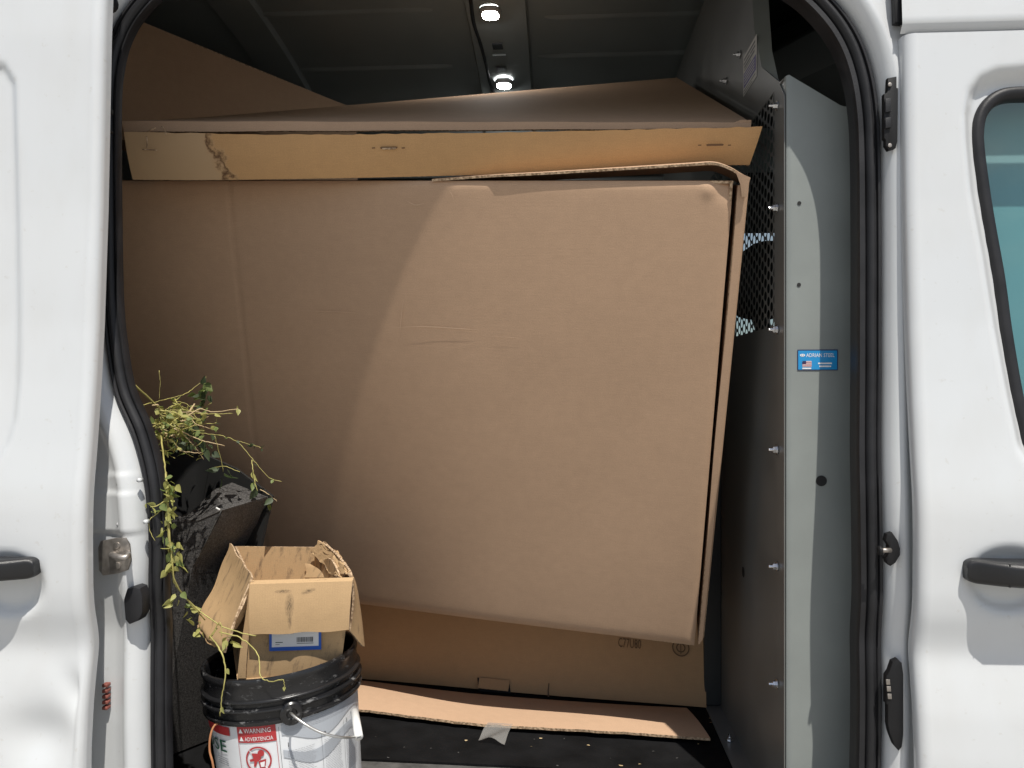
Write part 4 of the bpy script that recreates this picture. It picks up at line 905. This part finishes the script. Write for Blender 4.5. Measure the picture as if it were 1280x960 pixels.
# bail: ear, wire and white grip
e_c = cyl(math.radians(5), .068, .146); en = (e_c-(bc-bz_*.068)).normalized(); eu = bz_; er = en.cross(eu)
V = []
for rr, hh in ((.021, 0), (.021, .008), (.018, .0105), (.010, .0105), (.008, .006), (.0001, .006)):
    V += [e_c+er*(rr*math.cos(2*math.pi*k/20))+eu*(rr*math.sin(2*math.pi*k/20))+en*hh for k in range(20)]
mesh('bail_ear', V, gridfaces(6, 20, True), M['lid_black'], bucket, True, sharp=40)
wb = crom([e_c+en*.008, P(364, 892, .012), P(378, 903, .0), P(395, 913, .0), P(412, 919, .005), P(430, 922, .02), P(444, 921, .05)], 8)
wr = tube('bail_wire', wb, .0022, M['wire'], bucket, 8)
tube('bail_grip', [P(448.5, 921, .05), P(446, 906, .085), P(443, 890, .12)], .0078, M['grip'], wr, 14)
tube('grip_bore', [P(448.8, 922.3, .0488), P(448.5, 921, .0495)], .0038, M['dark_print'], wr, 10)

# ------------------------------------------------------------------ small carton sitting in the pail
bft = .120
sFL, sFR = P(312, 727, bft), P(440, 723, bft); sBL, sBR = P(293, 683, .35), P(396, 684, .35)
gFL, gFR, gBL, gBR = P(297, 852, bft+.014), P(424, 846, bft+.024), P(285, 765, .345), P(394, 765, .345)
sm = thing('cardboard_box', (gFL+gFR)/2, 'small battered brown box with torn flaps sitting in the pail', 'box', CG)
cs_ = M['card_small']; ce = M['card_edge']
fpnl = sheet('front_panel', bil(sFL, sFR, gFR, gFL, 20, 16, lambda s, t: Vector((0, .003*math.sin(s*7), .0))), .004, cs_, ce, sm)
sheet('back_panel', bil(sBL, sBR, gBR, gBL, 12, 10), .004, cs_, ce, sm)
sheet('left_panel', bil(sFL+Vector((.001, .005, 0)), sBL+Vector((.001, 0, 0)), gBL, gFL+Vector((.001, .005, 0)), 12, 10), .004, cs_, ce, sm, off=(1, 0, 0))
sheet('right_panel', bil(sFR+Vector((-.001, .005, -.004)), sBR+Vector((-.001, 0, -.012)), gBR, gFR+Vector((-.001, .005, 0)), 12, 10, lambda s, t: Vector((0, 0, (-.012*math.sin(s*9)*(1-t) if t < .3 else 0)))), .004, cs_, ce, sm, off=(-1, 0, 0))
sheet('bottom_panel', bil(gBL, gBR, gFR, gFL, 6, 6), .004, cs_, ce, sm, off=(0, 0, 1))
def smudge_mat():
    m = cardboard('cardboard_smudged', (0.50, 0.335, 0.18), flute=0.005, scuff=0.9, fb=.15); n = m.node_tree.nodes; l = m.node_tree.links; b = n['Principled BSDF']
    src = b.inputs['Base Color'].links[0].from_socket; tc = n.new('ShaderNodeTexCoord'); tot = None
    def op(k, *a):
        q = n.new('ShaderNodeMath'); q.operation = k
        for i, v in enumerate(a):
            if isinstance(v, (int, float)): q.inputs[i].default_value = v
            else: l.new(v, q.inputs[i])
        return q.outputs[0]
    for cx, cy, w_, h_, rot, sc_ in ((.079, .052, .010, .026, 0, (60, 12, 1)), (.115, .026, .016, .0045, .25, (14, 60, 1)), (.066, .025, .018, .0040, 0, (20, 50, 1)), (.080, .078, .005, .020, 0, (60, 10, 1))):
        mp = n.new('ShaderNodeMapping'); mp.vector_type = 'TEXTURE'; mp.inputs['Location'].default_value = (cx, cy, 0); mp.inputs['Rotation'].default_value = (0, 0, -rot); mp.inputs['Scale'].default_value = (w_, h_, 1); l.new(tc.outputs['UV'], mp.inputs[0])
        ln_ = n.new('ShaderNodeVectorMath'); ln_.operation = 'LENGTH'; l.new(mp.outputs[0], ln_.inputs[0]); g_ = op('SUBTRACT', 1.0, ln_.outputs['Value']); g_.node.use_clamp = True
        m2 = n.new('ShaderNodeMapping'); m2.inputs['Scale'].default_value = sc_; l.new(tc.outputs['UV'], m2.inputs[0]); nz2 = n.new('ShaderNodeTexNoise'); nz2.inputs['Scale'].default_value = 9; nz2.inputs['Detail'].default_value = 6; nz2.inputs['Roughness'].default_value = .7; l.new(m2.outputs[0], nz2.inputs[0])
        r = n.new('ShaderNodeMapRange'); r.inputs[1].default_value = .36; r.inputs[2].default_value = .60; l.new(nz2.outputs['Fac'], r.inputs[0]); v = op('MULTIPLY', r.outputs[0], op('POWER', g_, .7)); tot = v if tot is None else op('MAXIMUM', tot, v)
    fac = op('MULTIPLY', tot, 1.0); mx = n.new('ShaderNodeMix'); mx.data_type = 'RGBA'; l.new(fac, mx.inputs[0]); l.new(src, mx.inputs[6]); mx.inputs[7].default_value = (.05, .04, .03, 1); l.new(mx.outputs[2], b.inputs['Base Color']); return m
M['card_smudge'] = smudge_mat()
# front flap folded out and hanging down over the label
ff0, ff1 = P(312.5, 726, bft-.006), P(441, 722, bft-.006)
rows = bil(ff0, ff1, P(436, 788, bft-.012), P(311.5, 794, bft-.012), 26, 16, lambda s, t: Vector((0, -.004*math.sin(t*3.14)-.0025*math.exp(-((s-.42)/.03)**2)*t, .0012*math.sin(s*14)*t)))
rows[0] = [p+Vector((0, .007, -.001)) for p in rows[0]]
sheet('front_flap', rows, .004, M['card_smudge'], ce, sm)
# left flap folded outwards, double thickness at its cut edge
rows = [[P(287, 679, .335), P(296, 694, .27), P(306, 708, .20), P(314, 721, .13)],
        [P(281, 697, .325), P(287, 716, .26), P(297, 731, .19), P(306, 743, .115)],
        [P(268, 730, .29), P(272, 748, .23), P(284, 762, .16), P(297, 768, .095)],
        [P(255, 756, .25), P(258, 772, .20), P(271, 783, .14), P(288, 789, .085)],
        [P(247, 776, .22), P(253, 789, .17), P(265, 800, .12), P(283, 803, .08)],
        [P(258, 790, .19), P(264, 801, .155), P(271, 810, .115), P(279, 817, .082)]]
def densify(rows, k=4):
    a = [crom(r, k) for r in rows]; cols = list(zip(*a)); b = [crom(list(c), k) for c in cols]; return [list(r) for r in zip(*b)]
lf = sheet('left_flap', [[p+Vector((.0016*math.sin(i*.9+j*1.3), 0, .0022*math.sin(i*.55+j*.8)*math.sin(j*.7))) for j, p in enumerate(r)] for i, r in enumerate(densify(rows))], .004, cs_, ce, sm, off=(.5, .5, -1))
rows = [[P(316, 723, .128), P(306, 745, .112), P(297, 768, .094), P(290, 787, .086)], [P(319, 726, .132), P(313, 748, .128), P(305, 770, .122), P(296, 786, .118)]]
sheet('flap_inner_ply', densify(rows), .003, cs_, ce, sm)
# front left corner seam
rows = [[P(313, 727, bft-.004), P(320, 727, bft-.002)], [P(307, 770, bft), P(314, 770, bft)], [P(300, 815, bft+.004), P(309, 815, bft+.004)], [P(296.5, 848, bft+.008), P(307, 848, bft+.008)]]
sheet('corner_seam', densify(rows), .002, cs_, ce, sm)
# right flap torn and bent
rows = [[P(388, 690, .335), P(398, 677, .325), P(407, 678, .31)], [P(400, 700, .30), P(412, 688, .285), P(421, 690, .27)], [P(412, 715, .24), P(424, 701, .225), P(433, 705, .21)], [P(426, 722, .17), P(433, 716, .16), P(441, 721, .14)]]
sheet('torn_flap', [[p+Vector((.003*math.sin(i*2.1+j*3), 0, .003*math.sin(i*1.3+j*1.9))) for j, p in enumerate(r)] for i, r in enumerate(densify(rows))], .004, cs_, ce, sm, off=(0, 0, -1))
rows = [[P(407, 678, .31), P(424, 694, .24), P(438, 712, .17), P(441, 721, .128)], [P(416, 690, .32), P(432, 709, .25), P(446, 732, .18), P(443, 745, .132)], [P(425, 712, .32), P(440, 738, .25), P(452, 770, .19), P(441, 770, .136)], [P(430, 735, .32), P(446, 770, .25), P(456, 808, .20), P(438, 789, .140)]]
sheet('right_flap', densify(rows), .004, cs_, ce, sm, off=(-1, 0, 0))
rows = [[P(381, 704, .338), P(388, 705, .33)], [P(383, 714, .325), P(399, 712, .30)], [P(380, 722, .32), P(405, 722, .27)]]
sheet('torn_scrap', densify(rows), .003, M['white_label'] if False else cs_, ce, sm)
# shipping label on the front
fn0 = lambda px, py, h: P(px, py, lerp(bft, bft+.014, (py-725)/110)-.004-h)
def smap2(s, t, h): return fn0(lerp(336.5, 401.5, s), lerp(814, 786, t)+(-2.2*s), h)
lb = Print(smap2).rect(0, 0, 1, 1, 0, 6).make('shipping_label', M['blue'], sm)
Print(smap2).rect(.05, .17, .95, 1, .0006, 6).make('label_paper', M['white_print'], lb)
pr = Print(smap2); x = .53
rb_ = random.Random(9)
while x < .85: w_ = rb_.choice((.008, .012, .02)); pr.rect(x, .36, x+w_, .58, .0012); x += w_+rb_.choice((.008, .012))
pr.make('barcode', M['dark_print'], lb); Print(smap2).rect(.53, .29, .85, .315, .0012).make('printed_line', M['dark_print'], lb); Print(smap2).rect(.12, .36, .26, .39, .0012).make('printed_line', M['green'], lb); Print(smap2).rect(.12, .27, .2, .29, .0012).make('printed_line', M['dark_print'], lb)

# ------------------------------------------------------------------ black bin at the left
binr = thing('plastic_bin', PZ(225, 990, FZ+.008)+Vector((0, .30, 0)), 'black pebbled plastic bin with flared lip beside the door seal', 'bin')
fm, fi = M['foam'], M['foam_in']
A_, B_, C_ = P(214, 650, .30), P(277, 638, .295), P(334, 621, .345)
a_, b_, c_ = P(236, 643, .345), P(268, 612, .36), P(290, 603, .40)
bkR, bkL = P(250, 566, .47), P(190, 560, .47)
lowA, lowB, lowC = P(196, 800, .31), P(228, 740, .30), P(262, 740, .34)
def fz(p): return Vector((p.x-.06, p.y+.02, FZ+.012))
def linear(rows, k=4):
    def sub(r): return [lerp(r[i], r[i+1], j/k) for i in range(len(r)-1) for j in range(k)]+[r[-1]]
    a = [sub(r) for r in rows]; return [list(r) for r in zip(*[sub(list(c)) for c in zip(*a)])]
def quads(name, rows, mat, th=.006, off=None): return sheet(name, linear(rows, 4), th, mat, mat, binr, off=off)
quads('lip', [[A_, lerp(A_, B_, .55)+Vector((0, 0, -.012)), B_, C_], [lerp(A_, a_, .5), lerp(a_, b_, .3)+Vector((0, 0, -.004)), lerp(B_, b_, .5)+Vector((0, 0, .004)), lerp(C_, c_, .45)], [P(217, 646, .32), a_, b_, c_]], fm, .005, (0, 1, -1))
quads('front_wall', [[A_+Vector((0, .002, -.002)), lerp(A_, B_, .5)+Vector((0, .002, -.012)), B_+Vector((-.001, .002, -.003))], [P(206, 720, .31), P(222, 716, .30), P(241, 708, .298)], [fz(P(196, 800, .31)), fz(P(212, 790, .305)), fz(P(225, 775, .30))]], fm)
quads('side_wall', [[B_+Vector((.001, .003, -.003)), lerp(B_, C_, .5)+Vector((0, .004, -.002)), C_+Vector((0, .004, -.003))], [P(242, 708, .300), P(272, 700, .345), P(306, 690, .40)], [fz(P(226, 775, .302)), fz(P(262, 770, .36)), fz(P(298, 760, .42))]], fm)
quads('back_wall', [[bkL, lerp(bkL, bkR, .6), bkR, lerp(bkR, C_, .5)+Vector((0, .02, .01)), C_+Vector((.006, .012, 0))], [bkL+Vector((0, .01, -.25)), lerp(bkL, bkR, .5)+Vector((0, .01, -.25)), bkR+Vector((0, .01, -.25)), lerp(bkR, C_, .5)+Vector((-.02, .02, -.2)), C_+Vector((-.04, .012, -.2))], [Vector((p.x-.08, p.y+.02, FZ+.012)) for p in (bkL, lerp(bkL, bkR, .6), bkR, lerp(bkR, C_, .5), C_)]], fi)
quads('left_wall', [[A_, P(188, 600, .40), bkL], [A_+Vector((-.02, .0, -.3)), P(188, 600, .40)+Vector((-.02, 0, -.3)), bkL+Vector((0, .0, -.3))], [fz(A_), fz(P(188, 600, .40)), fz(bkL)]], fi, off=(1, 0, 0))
tube('worn_edge', crom([B_+Vector((0, -.002, 0)), P(262, 668, .295), P(250, 692, .295), P(241, 708, .295)], 6), .0006, M['steel_wall'], binr, 5)
q = P(272.5, 636, .285); box('white_chip', q, (.010, .004, .003), M['grip'], binr, .0008, Matrix.Rotation(.5, 3, 'Y'))
sc_o = thing('foam_scrap', PZ(224, 826, -.50)*1.0, 'small grey speckled scrap lodged left of the pail', 'scrap')
sc_o.location = P(224, 826, .36)
rows = [[P(214, 818, .36), P(224, 817, .35), P(233, 822, .36)], [P(216, 826, .35), P(225, 825, .34), P(236, 829, .35)], [P(222, 830, .36), P(229, 833, .35), P(232, 834, .36)]]
m_sp, n_, l_, b_m = newmat('grey_speckle'); vz = n_.new('ShaderNodeTexVoronoi'); vz.inputs['Scale'].default_value = 260; crp = n_.new('ShaderNodeValToRGB'); crp.color_ramp.elements[0].color = (.5, .5, .48, 1); crp.color_ramp.elements[1].color = (.05, .05, .05, 1); crp.color_ramp.elements[0].position = .2; crp.color_ramp.elements[1].position = .6
tcx = n_.new('ShaderNodeTexCoord'); l_.new(tcx.outputs['Object'], vz.inputs[0]); l_.new(vz.outputs[0], crp.inputs[0]); l_.new(crp.outputs[0], b_m.inputs['Base Color'])
sheet('scrap_piece', densify(rows), .02, m_sp, m_sp, sc_o)

# ------------------------------------------------------------------ pulled vine weeds
vine = thing('dry_vine', P(230, 560, .42), 'tangle of wilting green and yellow vine hanging by the door seal', 'plant')
def leafmesh(mat):
    V = []; n = 5
    for i in range(n+1):
        t = i/n; w_ = .42*math.sin(math.pi*min(1, t**.75*1.0))*(1-.35*t)+.01; bend = -.25*t*t
        V += [(-w_, t, bend+.12*w_), (0, t, bend-.04), (w_, t, bend+.12*w_)]
    me = bpy.data.meshes.new('leaf'); me.from_pydata(V, [], gridfaces(n+1, 3)); me.materials.append(mat)
    me.polygons.foreach_set('use_smooth', [True]*len(me.polygons)); return me
LM = [leafmesh(M['leaf']), leafmesh(M['leaf2']), leafmesh(M['leaf3'])]
rv = random.Random(21)
def leaf(p, size, k, down=.5):
    o = bpy.data.objects.new('leaf', LM[k]); COL.objects.link(o)
    d = Vector((rv.gauss(0, 1), rv.gauss(-.2, .6), rv.gauss(-down, .8))).normalized()
    qt = d.to_track_quat('Y', 'Z') @ Matrix.Rotation(rv.uniform(0, 6.28), 3, 'Y').to_quaternion()
    o.parent = vine; o.matrix_parent_inverse = Matrix.Translation(-vine.location)
    o.location = p; o.rotation_mode = 'QUATERNION'; o.rotation_quaternion = qt; o.scale = (size*rv.uniform(.7, 1.1), size, size)
def stem(pts, r=.0016, mat='stem', leaves=0, size=.022, kinds=(0, 1), down=.7, rend=None):
    c = crom([P(a, b, y) for a, b, y in pts], 6)
    c = [p+Vector((rv.gauss(0, .0005), rv.gauss(0, .0005), rv.gauss(0, .0005))) if 0 < i < len(c)-1 else p for i, p in enumerate(c)]
    tube('stem', c, r, M[mat], vine, 5, rend=rend or r*.6)
    for _ in range(leaves): leaf(c[rv.randrange(len(c))], size*rv.uniform(.7, 1.25), rv.choice(kinds), down)
# the long strand hanging in front of the door seal and over the pail
stem([(201, 545, .16), (205, 575, .06), (208, 610, .02), (210, 660, .015), (213, 700, .02), (218, 728, .03), (228, 742, .05), (250, 764, .07), (285, 786, .06), (320, 795, .07)], .0018, 'stem', 0)
stem([(207, 590, .04), (210, 640, .02), (214, 690, .015), (219, 727, .02), (236, 752, .05), (256, 775, .09)], .0020, 'stem', 6, .020, (0, 1))
for cx, cy, n_l in ((213, 605, 5), (214, 622, 5), (209, 632, 3), (213, 650, 4), (206, 664, 4), (216, 680, 5), (222, 695, 4), (213, 715, 3), (221, 755, 2), (236, 766, 2), (246, 782, 2), (242, 770, 1), (190, 632, 3), (284, 800, 3), (290, 795, 1)):
    for _ in range(int(n_l*1.8+.5)): leaf(P(cx+rv.gauss(0, 3.2), cy+rv.gauss(0, 5), .015 if cx < 230 else .06), rv.uniform(.010, .021), rv.choice((0, 1, 1)), 1.0)
stem([(208, 625, .015), (203, 628, .01), (196, 632, .0), (188, 634, -.005)], .0013, 'stem', 3, .018)
stem([(207, 634, .015), (187, 650, .0), (188, 665, .0), (194, 676, .0)], .0008, 'stem')
stem([(262, 795, .06), (275, 812, .04), (281, 830, .035), (281, 850, .03), (277, 872, .028), (275, 895, .028)], .0016, 'stem', 2, .012, (1,))
stem([(274, 790, .06), (300, 797, .055), (318, 812, .06), (324, 825, .05), (326, 845, .03), (338, 852, .022), (350, 850, .018), (355, 851, .016), (355.5, 860, .016)], .0013, 'stem', 1, .010, (1,))
stem([(272, 785, .07), (262, 798, .06), (275, 778, .06), (277, 795, .055)], .0012, 'stem')
# tangle lying on the bin
for k in range(46):
    x0_, y0_ = rv.gauss(203, 15), rv.gauss(524, 15); an = rv.uniform(-.7, 1.0); L = rv.uniform(18, 62); y_d = rv.uniform(.13, .32)
    pts = [(x0_+L*t*math.cos(an)+rv.gauss(0, 3), y0_+L*t*math.sin(an)*.7+rv.gauss(0, 3)+6*t*t, y_d+.05*t+rv.gauss(0, .01)) for t in (0, .33, .66, 1)]
    stem(pts, rv.uniform(.0008, .0017), rv.choice(('stem', 'stem', 'stem_pale')), 3, .015, (0, 1, 1), .3)
for k in range(95):
    leaf(P(rv.gauss(232, 22), rv.gauss(545, 12), rv.uniform(.25, .40)), rv.uniform(.012, .022), rv.choice((0, 2, 2, 2)), .3)
stem([(165, 479, .12), (185, 497, .16), (205, 515, .2), (230, 528, .26)], .0026, 'stem', 2, .018, (1,))
stem([(176, 507, .16), (205, 500, .22), (232, 492, .3), (246, 482, .34), (258, 471, .36)], .0010, 'stem', 0)
for k in range(26): leaf(P(rv.gauss(252, 5), rv.gauss(494, 9), rv.uniform(.31, .35)), rv.uniform(.014, .026), rv.choice((2, 2, 0)), .7)
stem([(225, 522, .24), (236, 515, .27), (243, 505, .30)], .0034, 'stem_pale')
stem([(199, 463, .2), (200, 480, .2), (199, 500, .2)], .0007, 'stem')
stem([(240, 540, .32), (265, 543, .32), (282, 546, .32), (297, 553, .31), (309, 566, .31), (322, 581, .31), (336, 597, .32), (352, 602, .33)], .0010, 'stem', 5, .010, (0, 2))
stem([(296, 551, .31), (310, 555, .32), (322, 558, .33), (328, 561, .33)], .0008, 'stem', 12, .009, (2,))
stem([(315, 575, .31), (316, 588, .30), (318, 600, .30), (322, 614, .30)], .0013, 'stem', 0)
for cx, cy, s_, k_ in ((315, 590, .024, 1), (317, 602, .022, 0), (321, 612, .026, 2), (274, 585, .03, 2), (280, 592, .032, 2), (286, 588, .028, 2), (277, 598, .026, 2), (340, 622, .024, 2), (338, 630, .02, 0), (258, 560, .03, 2), (252, 552, .026, 0)): leaf(P(cx, cy, .31), s_, k_, 1.2)
stem([(268, 545, .32), (274, 565, .33), (279, 590, .34)], .0012, 'stem')
stem([(262, 586, .34), (280, 583, .33), (300, 590, .33)], .0010, 'stem')
stem([(325, 612, .34), (336, 618, .34), (346, 627, .34)], .0012, 'stem_pale')
string = thing('orange_string', P(268, 960, .05), 'thin orange string hanging down the left side of the pail', 'string')
tube('strand', crom([P(276, 903, .06), P(268, 907, .055), P(263, 920, .05), P(262, 938, .05), P(266, 955, .05), P(270, 985, .06)], 6), .0020, M['string'], string, 6)

# ------------------------------------------------------------------ lint on the floor mat and trees far beyond the van
V = []; fs = []; rl = random.Random(8)
for _ in range(36):
    p = Vector((rl.uniform(-.75, .40), rl.uniform(.36, .75), FZ+.0068)); b = len(V); L = rl.uniform(.0008, .003); an = rl.uniform(0, 3.14); w_ = rl.uniform(.0006, .0016)
    for sx_, sy_ in ((-1, -1), (1, -1), (1, 1), (-1, 1)): V.append(p+Vector((sx_*L*math.cos(an)-sy_*w_*math.sin(an), sx_*L*math.sin(an)+sy_*w_*math.cos(an), rl.uniform(0, .001))))
    fs.append((b, b+1, b+2, b+3))
lint = mesh('floor_lint', V, fs, M['dusty']); lint['kind'] = 'stuff'; lint['label'] = 'pale lint and crumbs scattered on the black floor mat'; lint['category'] = 'lint'
V = []; fs = []
for _ in range(34):
    p = Vector((rl.uniform(-.72, .40), rl.uniform(.37, .66), FZ+.0072)); b = len(V); an = rl.uniform(0, 6.28); L = rl.uniform(.002, .007); n = 5
    V += [p+Vector((L*rl.uniform(.5, 1)*math.cos(an+k*6.283/n), L*.5*rl.uniform(.5, 1)*math.sin(an+k*6.283/n), rl.uniform(0, .002))) for k in range(n)]; fs.append(tuple(range(b, b+n)))
cr_o = mesh('floor_crumbs', V, fs, M['stem_pale']); cr_o['kind'] = 'stuff'; cr_o['label'] = 'brown leaf and cardboard crumbs on the black floor mat'; cr_o['category'] = 'crumbs'
V = []; fs = []; rt = random.Random(6)
for _ in range(5200):
    x = rt.uniform(-10, 90); hgt = 5.2+1.6*math.sin(x*.31)+1.1*math.sin(x*.83+1)
    p = Vector((x, 62+rt.uniform(-2, 2), GZ+hgt*rt.random()**.6)); b = len(V); s_ = rt.uniform(.25, .6)
    u = Vector((rt.gauss(0, 1), rt.gauss(0, 1), rt.gauss(0, 1))).normalized(); v = u.orthogonal().normalized()
    V += [p+u*s_, p+v*s_*.6, p-u*s_, p-v*s_*.6]; fs.append((b, b+1, b+2, b+3))
tl = mesh('tree_line', V, fs, M['tree_far']); tl['kind'] = 'stuff'; tl['label'] = 'far row of green trees seen through the cab window'; tl['category'] = 'trees'
